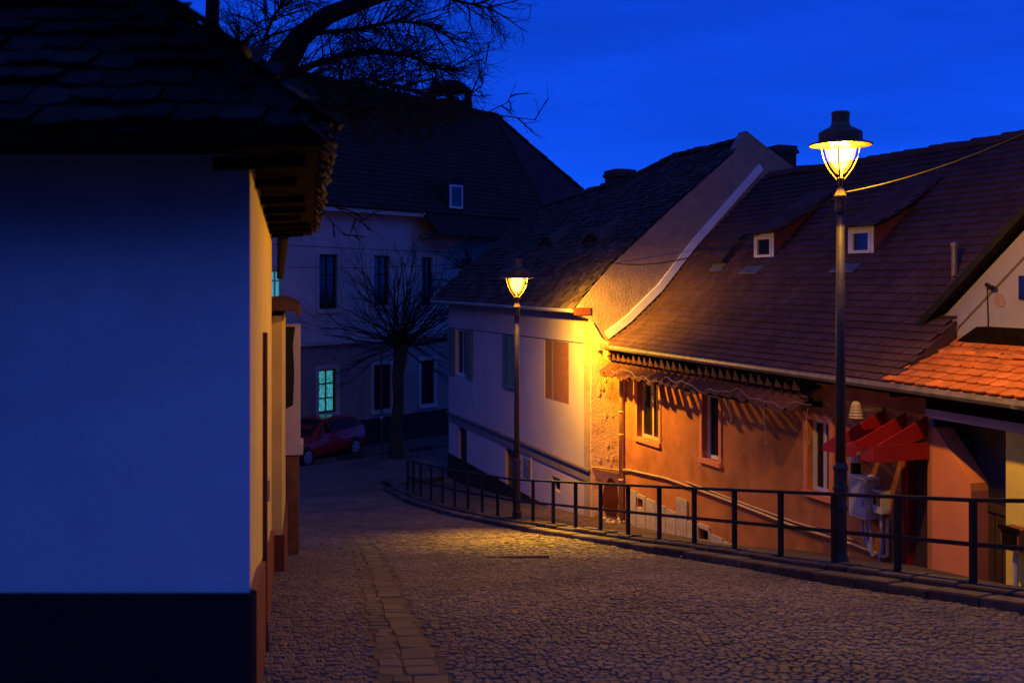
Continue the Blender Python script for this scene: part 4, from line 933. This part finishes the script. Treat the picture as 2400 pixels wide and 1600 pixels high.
# under-eave tiles seen from the street (tile undersides hanging over the edge)
q = MB()
for k in range(44):
    p = E+sd*(.06+k*.19); a = p-ns*random.uniform(-.05, .04); b = p+ns*.12; w_ = sd*random.uniform(.06, .10); z = Ez-random.uniform(.02, .08)
    q.hexa([(*(a-w_), z-.02), (*(a+w_), z-.02), (*(b+w_), z+.08), (*(b-w_), z+.08)], [(*(a-w_), z), (*(a+w_), z), (*(b+w_), z+.10), (*(b-w_), z+.10)])
q.build('eave_tile_ends', M['red_tile'], ro_)
q = MB(); p0 = np.array(C1)+nn*.06; q.tube([(p0[0]+.06, p0[1]+.06, .57), (p0[0]+.05, p0[1]+.06, .35), (p0[0]+.02, p0[1]+.08, .03)], [.075, .06, .04], 8); q.build('rain_hopper', M['dark_plinth'], hl)

# garden wall with tile coping and gate pillar
gwl = thing('garden_wall', 'yellow plastered garden wall with rounded tile coping beyond the near house', 'wall', (-3.0, 13, zr(13)))
G0 = np.array([-2.80, 12.12]); gu = np.array([-.204, 1.0]); gu /= np.linalg.norm(gu); gn = np.array([gu[1], -gu[0]])
def gp_(f, o_): p = G0+gu*f+gn*o_; return (p[0], p[1])
q = MB(); q.hexa(*[[(*gp_(f, o_), z) for f, o_ in ((0, -.3), (0, 0), (1.95, 0), (1.95, -.3))] for z in (-6, -.42)]); q.build('wall', M['cream_plaster'], gwl)
q = MB(); q.hexa(*[[(*gp_(f, o_), z) for f, o_ in ((-.03, -.25), (-.03, .03), (1.94, .03), (1.94, -.25))] for z in (-6, -3.08)]); q.build('plinth', M['red_plinth'], gwl)
q = MB()
for k in range(7):
    f0, f1 = -.10+k*.32, -.10+(k+1)*.32+.02; jz = random.uniform(-.012, .012)
    arc = [(-.36, -.40), (-.34, -.30), (-.22, -.235), (-.06, -.21), (.10, -.235), (.20, -.30), (.22, -.42), (.16, -.43), (.14, -.36), (-.30, -.36)]
    A0 = [(*gp_(f0, o_), z+jz) for o_, z in arc]; g_ = np.array(gp_(f1, 0))-np.array(gp_(f0, 0)); q.prism(A0, (g_[0], g_[1], -.012))
q.build('coping', M['brown_tile'], gwl, smooth=False)
gpl = thing('gate_pillar', 'stained pale gate pillar at the far end of the yellow garden wall', 'pillar', (*gp_(2.1, 0), zr(14.2)))
q = MB(); q.hexa(*[[(*gp_(f, o_), z) for f, o_ in ((1.97, -.3), (1.97, .20), (2.45, .20), (2.45, -.3))] for z in (-2.3, -.62)]); q.build('shaft', M['lilac_plaster'], gpl)
q = MB(); q.prism([(*gp_(1.968, o_), z) for o_, z in ((.0, -.64), (.13, -.64), (.10, -.9), (.12, -1.3), (.10, -1.75), (.0, -1.8))], (0, -.004, 0)); q.build('dark_stain', M['dark_plinth'], gpl)
q = MB(); q.hexa(*[[(*gp_(f, o_), z) for f, o_ in ((1.95, -.32), (1.95, .24), (2.5, .24), (2.5, -.32))] for z in (-2.45, -2.3)]); q.build('ledge', M['lilac_plaster'], gpl)
q = MB(); q.hexa(*[[(*gp_(f, o_), z) for f, o_ in ((1.98, -.3), (1.98, .18), (2.45, .18), (2.45, -.3))] for z in (-6, -2.45)]); q.build('timber_base', M['brown_wood'], gpl)

# ------------------------------------------------------------------ far house across the street end
far = thing('far_house', 'large dark two storey house with steep roof closing the end of the street', 'house', FB.p(0, 0, zr(40)))
EL = FB.onS(800, 487, 0)[1]; tS = FB.onS(978, 600, 0)[0]; tR = 12.0; tL = -14.0
up = [pxrect(FB, 0, *r) for r in ((748, 596, 791, 724), (876, 599, 912, 716), (987, 603, 1013, 716), (1080, 605, 1103, 716), (634, 632, 662, 700))]
lo = [pxrect(FB, 0, *r) for r in ((747, 865, 788, 967), (876, 854, 916, 959), (987, 844, 1017, 946))]
zc = FB.onS(800, 802, 0)[1]
lw = up[4]; up[4] = (lw[0], lw[1], lw[2], lw[3])
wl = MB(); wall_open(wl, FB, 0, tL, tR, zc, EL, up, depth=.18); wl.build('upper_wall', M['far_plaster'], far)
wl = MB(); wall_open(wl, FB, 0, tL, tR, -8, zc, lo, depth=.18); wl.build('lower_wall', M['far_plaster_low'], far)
wl = MB(); wl.poly([FB.p(0, tR, -8), FB.p(12, tR, -8), FB.p(12, tR, EL), FB.p(0, tR, EL)]); wl.poly([FB.p(0, tL, -8), FB.p(12, tL, -8), FB.p(12, tL, EL), FB.p(0, tL, EL)]); wl.build('end_wall', M['far_plaster'], far)
for i, r in enumerate(up):
    window(far, FB, 0, *r, M['dark_wood'] if i < 4 else M['frame_white'], M['glass_dark'] if i < 4 else M['lit_pane'], depth=.14, fw=.08, mull=1, bars=1, surround=M['far_plaster'], sw=.16)
for i, r in enumerate(lo):
    window(far, FB, 0, *r, M['dark_wood'], M['glass_dark'] if i else M['lit_curtain'], depth=.14, fw=.07, mull=1, bars=1 if i else 2, surround=M['far_plaster'], sw=.16)
q = MB(); q.box(FB, -.12, -.001, tL, tR, zc-.06, zc+.10); q.build('string_course', M['far_plaster'], far)
q = MB(); zp = FB.onS(941, 971, 0)[1]; q.box(FB, -.10, -.001, tL, tR, -8, zp); q.build('plinth', M['dark_plinth'], far)
q = MB(); q.box(FB, -.42, -.001, tL, tS, EL-.18, EL); q.build('cornice', M['far_plaster'], far)
# right wing lower eave
zR = FB.onS(1060, 549, -.6)[1]
q = MB(); q.box(FB, -.6, -.55, tS+.1, tR, zR-.05, zR+.05); q.build('gutter', M['zinc'], far)
q = MB(); q.box(FB, -.55, -.002, tS+.1, tR, zR-.18, zR-.06); q.build('wing_cornice', M['far_plaster_low'], far)
# roof : ridge and hips from the photograph's outline on a plane rising at pf
pf = 1.15
def zf(s): return EL+s*pf
def on_roof(px, py, z0=None, s0=-.45):
    k = (px-CX)/FPX; q_ = (HY-py)/FPX
    lo_, hi_ = 30.0, 90.0
    for _ in range(60):
        d = (lo_+hi_)/2; a, b = FB.inv(k*d, d)
        if q_*d > EL+(a+.45)*pf: lo_ = d
        else: hi_ = d
    return a, b, q_*d
A_ = on_roof(700, 150); B_ = on_roof(1160, 272); C_ = on_roof(1270, 480)
zrg = B_[2]; srg = B_[0]
rf = MB()
def rsurf(u, v, lift):
    c = 1/math.sqrt(1+pf*pf); return FB.p(-.45+v*c-pf*c*lift, u, EL+v*c*pf+c*lift)
Lr = (srg+.45)*math.sqrt(1+pf*pf)
t_hip = B_[1]; tE2 = max(C_[1], t_hip+.5)
slope_h = (C_[1]-B_[1])/(B_[2]-C_[2])
tiles(rf, rsurf, -12, 14, Lr, lambda t, v: t < t_hip+(Lr-v)*.75*slope_h, pitch=.28, width=.34, lift=.05, jit=1.0, thick=.04)
t0h = t_hip+(zrg-(EL-1.2))*slope_h
rf.poly([FB.p(-.45, tL-.5, EL-.02), FB.p(-.45, tS, EL-.02), FB.p(-1.2, tS+.1, EL-.9), FB.p(-1.2, t0h, EL-.9), FB.p(srg, t_hip, zrg-.02), FB.p(srg, tL-.5, zrg-.02)])
ridge_row(rf, [FB.p(srg, tL, zrg+.4), FB.p(srg, t_hip, zrg)], r=.16, L=.5)
ridge_row(rf, [FB.p(srg, t_hip, zrg), FB.p(-.45, t_hip+(zrg-EL)*slope_h, EL)], r=.14, L=.5)
# hip end
far_edge = [FB.p(srg, t_hip, zrg-.02), FB.p(-1.2, t0h, EL-.9), FB.p(srg+1, t0h+12, EL-3.5)]
D_ = P(1380, 462, 62); rf.poly([FB.p(srg, t_hip, zrg-.01), FB.p(-1.2, t0h, EL-.9), (D_[0], D_[1], -2), D_, (P(1160, 274, 56))]) if False else None
fr = far_roof = rf.build('roof', M['far_tile'], far)
hp = MB(); b0 = np.array(FB.p(srg, t_hip, zrg)); e0 = np.array(FB.p(-.45, t_hip+(zrg-EL)*slope_h, EL)); q1 = np.array(P(1385, 468, e0[1]+6.5)); 
q1 = np.array(P(1392, 472, b0[1]+3.0))
nrows = 60
for k in range(nrows):
    f0, f1 = k/nrows, (k+1.05)/nrows
    a0 = e0+(b0-e0)*f0; a1 = e0+(b0-e0)*min(f1, 1); c0 = q1+(b0-q1)*f0; c1 = q1+(b0-q1)*min(f1, 1)
    c0 = c0+(c0-a0)*.0; lift = np.array([0, 0, .07])
    hp.add([a0+lift, c0+lift, c1, a1, a0, c0], [(0, 1, 2, 3), (4, 5, 1, 0)])
hp.build('hip_slope', M['brown_tile'], fr)
q1b = q1; hp = MB(); ridge_row(hp, [q1+np.array([0, 0, .03]), b0+np.array([0, 0, .03])], r=.14, L=.45); hp.build('hip_ridge', M['far_tile'], fr)
# roof dormer with arched head, chimney lantern
a, t, z = on_roof(1063, 489)
ta, tb, zb, ztp = pxrect(FB, a, 1050, 434, 1080, 489)
q = MB(); n = 8; tm = (ta+tb)/2; hw = (tb-ta)/2+.12
arc = [(tm-hw, zb)]+[(tm+hw*math.cos(x), ztp-.05+hw*.7*math.sin(x)) for x in np.linspace(math.pi, 0, n)]+[(tm+hw, zb)]
q.add([FB.p(a-.05, x, y) for x, y in arc]+[FB.p(a+1.6, x, y) for x, y in arc], [(i, i+1, len(arc)+i+1, len(arc)+i) for i in range(len(arc)-1)]+[tuple(range(len(arc)))])
do = q.build('dormer', M['far_tile'], fr)
window(do, FB, a-.12, ta, tb, zb, ztp, M['frame_white'], M['glass_dark'], depth=.03, fw=.09, mull=0, name='dormer_window')
cx_ = on_roof(1062, 262); cc = np.array(FB.p(srg, cx_[1], zrg)); f_ = Frame((cc[0], cc[1]), FB.t); zt_ = (HY-192)/FPX*cc[1]; hw = 37/FPX*cc[1]
q = MB()
for a_, b_ in ((-1, -1), (1, -1), (1, 1), (-1, 1)): q.box(f_, a_*hw*.8-.13, a_*hw*.8+.13, b_*hw*.8-.13, b_*hw*.8+.13, zrg-1.2, zt_-.5)
q.box(f_, -hw, hw, -hw, hw, zrg-1.5, zrg+.25)
q.hexa([f_.p(-hw*1.1, -hw*1.1, zt_-.5), f_.p(hw*1.1, -hw*1.1, zt_-.5), f_.p(hw*1.1, hw*1.1, zt_-.5), f_.p(-hw*1.1, hw*1.1, zt_-.5)], [f_.p(-hw*.55, -hw*.55, zt_), f_.p(hw*.55, -hw*.55, zt_), f_.p(hw*.55, hw*.55, zt_), f_.p(-hw*.55, hw*.55, zt_)])
q.build('chimney', M['far_tile'], fr)

# ------------------------------------------------------------------ trees
def unit(v): return v/np.linalg.norm(v)
def grow(mb, p, dr_, L, r, lev, maxlev, spread=.7, up=.0, droop=0.0, nseg=5, kids=(3, 5), shrink=.62):
    p = np.array(p, float); dr_ = unit(np.array(dr_, float)); pts = [p]; rs = [r]; cur = dr_
    for i in range(nseg):
        cur = unit(cur+np.random.normal(0, .16, 3)+np.array([0, 0, up-droop])*.12); p = p+cur*L/nseg; pts.append(p); rs.append(max(r*(1-.6*(i+1)/nseg), .0035))
    mb.tube(pts, rs, 6 if lev == 0 else (4 if lev < 2 else 3), cap=False)
    if lev >= maxlev: return
    for k in range(random.randint(*kids)):
        f = random.uniform(.25, 1.0); j = min(int(f*nseg), nseg-1); b = pts[j]+(pts[j+1]-pts[j])*(f*nseg-j)
        side = unit(np.random.normal(0, 1, 3)); nd = unit(unit(pts[j+1]-pts[j])+side*spread)
        grow(mb, b, nd, L*shrink*random.uniform(.7, 1.2), max(rs[j]*.62, .0045), lev+1, maxlev, spread, up, droop, max(3, nseg-1), kids, shrink)
# big bare tree behind the near house
TD = 19.0
bt = thing('bare_tree', 'huge bare tree rising behind the near house with twigs across the sky', 'tree', (*P(560, 900, TD)[:2], zr(TD)))
q = MB(); trunk = [(*P(560, 900, TD)[:2], zr(TD)-.3), P(545, 600, TD), P(585, 330, TD), P(640, 190, TD), P(705, 85, TD+.1), P(770, 35, TD+.2), P(890, -10, TD+.4), P(1030, -90, TD+.6)]
q.tube(trunk, [.5, .40, .36, .30, .21, .18, .15, .10], 10)
t2 = [P(560, 420, TD), P(510, 220, TD-.5), P(497, 60, TD-.6), P(500, -80, TD-.7), P(520, -260, TD-.7)]
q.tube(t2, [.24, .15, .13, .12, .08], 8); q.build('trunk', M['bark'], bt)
cr_ = MB()
def limb(pts, r0, nk, L, lev=3, spread=.9, kids=(3, 5), droop=.2):
    pts = [np.array(p, float) for p in pts]; rs = np.linspace(r0, r0*.25, len(pts)); cr_.tube(pts, list(rs), 6)
    for k in range(nk):
        f = random.uniform(.1, 1)*(len(pts)-1); j = min(int(f), len(pts)-2); b = pts[j]+(pts[j+1]-pts[j])*(f-j)
        nd = unit(unit(pts[j+1]-pts[j])*.8+unit(np.random.normal(0, 1, 3))*spread)
        grow(cr_, b, nd, L*random.uniform(.6, 1.2), .018, 1, lev, .75, 0, droop, 4, kids, .62)
limb([P(640, 190, TD), P(740, 150, TD+.4), P(850, 120, TD+.8), P(960, 130, TD+1.0), P(1050, 170, TD+1.2)], .09, 80, .95)
limb([P(660, 170, TD), P(760, 200, TD-.4), P(860, 185, TD-.6), P(980, 215, TD-.8)], .07, 80, .9)
limb([P(720, 80, TD), P(830, 70, TD+.5), P(930, 50, TD+.6), P(1030, 60, TD+.9)], .06, 66, .9)
limb([P(620, 210, TD), P(610, 120, TD-.3), P(640, 40, TD-.5), P(700, -40, TD-.5)], .06, 60, .85)
limb([P(600, 250, TD), P(570, 150, TD+.3), P(560, 90, TD+.4)], .05, 44, .75)
limb([P(890, 0, TD+.4), P(1000, -20, TD+.5), P(1080, 5, TD+.6), P(1150, 20, TD+.7)], .06, 30, .75)
limb([P(700, 230, TD), P(800, 260, TD+.4), P(900, 250, TD+.6), P(990, 245, TD+.8)], .06, 70, .75)
limb([P(900, 250, TD+.6), P(1040, 270, TD+.9), P(1150, 268, TD+1.2), P(1255, 282, TD+1.3)], .03, 7, .5, lev=2)
limb([P(980, 260, TD+.6), P(1080, 240, TD+.9), P(1130, 200, TD+1.0), P(1140, 140, TD+1.0)], .025, 8, .5, lev=2)
limb([P(1040, 250, TD+.6), P(1130, 270, TD+.9), P(1190, 240, TD+1.0), P(1210, 195, TD+1.0)], .02, 6, .4, lev=2)
limb([P(720, 420, TD), P(760, 470, TD+.2), P(830, 510, TD+.3), P(900, 560, TD+.4)], .02, 6, .5, lev=2, droop=.6)
limb([P(700, 440, TD), P(760, 500, TD+.2), P(815, 560, TD+.3)], .018, 5, .4, lev=2, droop=.6)
cr_.build('crown', M['bark'], bt)
print('tree A faces', len(cr_.f))
# pollarded street tree before the far house
PD = 36.5
pb = P(930, 1055, PD)
pt = thing('pollard_tree', 'round headed pollard tree on the pavement between parked car and shuttered house', 'tree', (pb[0], pb[1], zr(PD)))
q = MB(); trp = [(pb[0], pb[1], zr(PD)-.2), P(928, 1000, PD), P(934, 940, PD), P(932, 880, PD), P(938, 840, PD), P(940, 800, PD)]
q.tube(trp, [.32, .23, .20, .22, .24, .30], 10)
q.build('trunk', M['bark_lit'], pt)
cr_ = MB(); kn = np.array(P(940, 805, PD))
for k in range(84):
    th = random.uniform(0, 2*math.pi); el = random.uniform(-.28, 1.25)
    dv = np.array([math.cos(th)*math.cos(el), math.sin(th)*math.cos(el)*.9, math.sin(el)])
    b = kn+np.array([random.uniform(-.35, .35), random.uniform(-.3, .3), random.uniform(-.2, .35)])
    grow(cr_, b, dv, random.uniform(2.2, 3.6), random.uniform(.02, .036), 1, 3, .45, .25, .1, 6, (3, 5), .5)
cr_.build('crown', M['bark'], pt)
print('tree B faces', len(cr_.f))
# third small tree against the far house wing
TD3 = 37.5
pb = P(1105, 1060, TD3)
tt = thing('slender_tree', 'thin bare tree half hidden behind the roof of the shuttered house', 'tree', (pb[0], pb[1], zr(TD3)))
q = MB(); q.tube([(pb[0], pb[1], zr(TD3)-.1), P(1108, 860, TD3), P(1104, 700, TD3), P(1110, 620, TD3)], [.16, .12, .09, .06], 7); q.build('trunk', M['bark'], tt)
cr_ = MB()
for k in range(16):
    b = P(random.uniform(1100, 1112), random.uniform(610, 720), TD3)
    grow(cr_, b, (random.uniform(-1, 1), random.uniform(-.6, .6), random.uniform(.3, 1.2)), random.uniform(.9, 1.6), .03, 1, 3, .7, .2, 0, 4, (3, 4), .55)
cr_.build('crown', M['bark'], tt)

# thin pole on the far pavement
pb = P(894, 1070, 35.6); q = MB(); zb = zr(35.6)
so = thing('sign_pole', 'thin dark pole on the pavement between the parked car and the pollard tree', 'pole', (pb[0], pb[1], zb))
q.tube([(pb[0], pb[1], zb), (pb[0], pb[1], P(894, 800, 35.6)[2])], .035, 8); q.build('pole', M['post_iron'], so)
q = MB(); c = P(894, 978, 35.55); q.lathe([(.06, -.05), (.06, .05)], c, 10); q.build('band', M['zinc'], so)

# ------------------------------------------------------------------ parked car
A = np.array(P(716.7, 1066, 34.6)); fwd = unit(np.array([-.5, -.866, 0])); left = np.array([-fwd[1], fwd[0], 0])   # nose points to the viewer's left
gz = zr(35.2)
# local frame : x forward, y toward the viewer's side, z up
side = -left if np.dot(-left, -A) > 0 else left
cen = A-fwd*1.30-side*.78; cen[2] = gz
car = thing('parked_car', 'dark red parked hatchback with silver alloy wheels below the lit window', 'car', tuple(cen))
def cl(x, y, z): return tuple(cen+fwd*x+side*y+np.array([0, 0, z]))
st_tab = [  # x, half width low, belt z, top half width, top z
 (2.12, .55, .55, .50, .60), (2.05, .74, .66, .60, .70), (1.75, .83, .76, .70, .80), (1.2, .86, .88, .72, .93), (.92, .86, .92, .70, .98),
 (.55, .86, .94, .60, 1.22), (.10, .86, .95, .56, 1.42), (-.4, .86, .96, .56, 1.47), (-1.0, .86, .98, .56, 1.45), (-1.5, .85, 1.0, .55, 1.38), (-1.85, .83, 1.0, .56, 1.22), (-2.02, .80, .98, .62, 1.04), (-2.12, .74, .70, .62, .74)]
q = MB(); rings = []
for x, w, bz, tw, tz in st_tab:
    pr = [(w*.86, .20), (w, .34), (w*1.01, .55 if bz > .6 else .45), (w*.97, bz), (tw+.02, tz-.03), (tw*.6, tz)]
    rings.append([cl(x, y, z) for y, z in pr]+[cl(x, -y, z) for y, z in reversed(pr)])
n = 12
vs = [p for r in rings for p in r]; fs = [tuple(range(n)), tuple(len(vs)-n+k for k in reversed(range(n)))]
for i in range(len(rings)-1):
    for k in range(n): fs.append((i*n+k, i*n+(k+1) % n, (i+1)*n+(k+1) % n, (i+1)*n+k))
q.add(vs, fs); q.build('body', M['car_paint'], car, smooth=True)
def cside(x, f):    # a point on the glass band: f 0 = belt, 1 = roof edge
    X_ = [s[0] for s in st_tab][::-1]; g_ = lambda j: float(np.interp(x, X_, [s[j] for s in st_tab][::-1]))
    w, bz, tw, tz = g_(1)*.97, g_(2), g_(3)+.02, g_(4)-.03
    return (x, w+(tw-w)*f, bz+(tz-bz)*f)
for sg in (1, -1):
    for (xa, xb, xc, xd) in ((.78, .02, .02, .30), (-.06, -.88, -.88, -.06), (-.96, -1.62, -1.45, -.96)):
        pts = []
        for x, f in ((xa, .10), (xb, .10), ((xb+xc)/2, .5), (xc, .90), (xd, .90), ((xa+xd)/2, .5)):
            p = cside(x, f); pts.append(cl(p[0], sg*(p[1]+.014), p[2]+.006))
        g_ = MB(); g_.poly(pts); g_.build('side_window', M['glass_dark'], car)
    g_ = MB(); p = [(1.98, .62, .60), (1.80, .80, .64), (1.70, .835, .74), (1.95, .66, .70)]
    g_.prism([cl(x+.02, sg*(y+.012), z) for x, y, z in p], tuple(fwd*.02)); g_.build('headlight', M['lamp_lens'], car)
    g_ = MB(); g_.hexa([cl(.72, sg*.86, .93), cl(.58, sg*.86, .93), cl(.58, sg*1.02, .95), cl(.72, sg*1.02, .95)], [cl(.70, sg*.86, 1.03), cl(.6, sg*.86, 1.03), cl(.6, sg*1.0, 1.06), cl(.69, sg*1.0, 1.06)]); g_.build('mirror', M['car_paint'], car)
    for x in (.18, -.72):
        g_ = MB(); g_.hexa([cl(x, sg*.868, .80), cl(x-.2, sg*.868, .80), cl(x-.2, sg*.90, .80), cl(x, sg*.90, .80)], [cl(x, sg*.868, .83), cl(x-.2, sg*.868, .83), cl(x-.2, sg*.90, .83), cl(x, sg*.90, .83)]); g_.build('door_handle', M['car_paint'], car)
    for x in (1.30, -1.30):
        def ring_pts(r, y, m_=24): return [cl(x+r*math.cos(2*math.pi*k/m_), sg*y, .30+r*math.sin(2*math.pi*k/m_)) for k in range(m_)]
        g_ = MB(); a_ = ring_pts(.37, .862); b__ = ring_pts(.37, .60); g_.add(a_+b__, [tuple(range(24))]+[(i, (i+1) % 24, 24+(i+1) % 24, 24+i) for i in range(24)]); g_.build('wheel_arch', M['black_trim'], car)
        wm = MB(); R_ = [ring_pts(.30, .72), ring_pts(.31, .86), ring_pts(.29, .885), ring_pts(.215, .888), ring_pts(.21, .85)]
        vs = [p for r in R_ for p in r]; wm.add(vs, [(L*24+i, L*24+(i+1) % 24, (L+1)*24+(i+1) % 24, (L+1)*24+i) for L in range(4) for i in range(24)]+[tuple(range(24)), tuple(96+i for i in range(24))])
        wo = wm.build('wheel', M['tyre'], car)
        rm_ = MB(); R_ = [ring_pts(.213, .89), ring_pts(.185, .893), ring_pts(.180, .865)]
        vs = [p for r in R_ for p in r]; rm_.add(vs, [(L*24+i, L*24+(i+1) % 24, (L+1)*24+(i+1) % 24, (L+1)*24+i) for L in range(2) for i in range(24)])
        for k in range(6):
            th = k*math.pi/3+.3; u_ = (math.cos(th), math.sin(th)); v_ = (-u_[1], u_[0])
            pp = [(.03*a+.02*0+b*u_[0]*0, 0) for a, b in ()]
            q4 = [(u_[0]*r+v_[0]*w_, u_[1]*r+v_[1]*w_) for r, w_ in ((.03, -.028), (.19, -.036), (.19, .036), (.03, .028))]
            rm_.prism([cl(x+a, sg*.872, .30+b) for a, b in q4], tuple(side*sg*.018))
        rm_.build('rim', M['alloy'], wo)
# windscreen and rear window
g_ = MB(); a0 = cside(.86, .12); a1 = cside(.16, .92); g_.poly([cl(.93, .66, 1.0), cl(.93, -.66, 1.0), cl(.16, -.50, 1.425), cl(.16, .50, 1.425)]); g_.build('windscreen', M['glass_dark'], car)
g_ = MB(); g_.poly([cl(-1.62, .50, 1.35), cl(-1.62, -.50, 1.35), cl(-2.03, -.58, 1.07), cl(-2.03, .58, 1.07)]); g_.build('rear_window', M['glass_dark'], car)
g_ = MB(); g_.hexa([cl(2.125, -.26, .42), cl(2.14, -.26, .42), cl(2.14, .26, .42), cl(2.125, .26, .42)], [cl(2.12, -.26, .53), cl(2.135, -.26, .53), cl(2.135, .26, .53), cl(2.12, .26, .53)]); g_.build('number_plate', M['frame_white'], car)

# ------------------------------------------------------------------ overhead cables
def cable(name, label, a, b, sag, r=.012):
    a = np.array(a); b = np.array(b); q = MB()
    q.tube([a+(b-a)*f+np.array([0, 0, -sag*4*f*(1-f)]) for f in np.linspace(0, 1, 17)], r, 5)
    o = q.build(name, M['cable']); return tag(o, label, 'cable')
lc = P(1984, 449, 11.5)
cable('overhead_cable', 'black cable rising from the near lamp post to the upper right', P(1978, 452, 11.5), P(2560, 240, 8.5), .10)
gA = H.onT(1440, 617, -.02); cable('overhead_cable', 'black cable running from the near lamp post down to the bare end wall', P(1963, 462, 11.5), H.p(gA[0], -.02, gA[1]), .28)
cable('overhead_cable', 'upper of the thin wires crossing in front of the far house', P(600, 570, 30), P(1200, 594, 33), .05, .010)
cable('overhead_cable', 'lower of the thin wires crossing the upper windows of the far house', P(600, 624, 31), P(1160, 612, 34), .12, .009)
gA = H.onS(1052, 767, -.03); gB = H.onS(1384, 806, -.03)
cable('wall_cable', 'thin wire tacked along the facade above the shuttered windows', H.p(-.015, gA[0], gA[1]), H.p(-.015, gB[0], gB[1]), .0, .007)
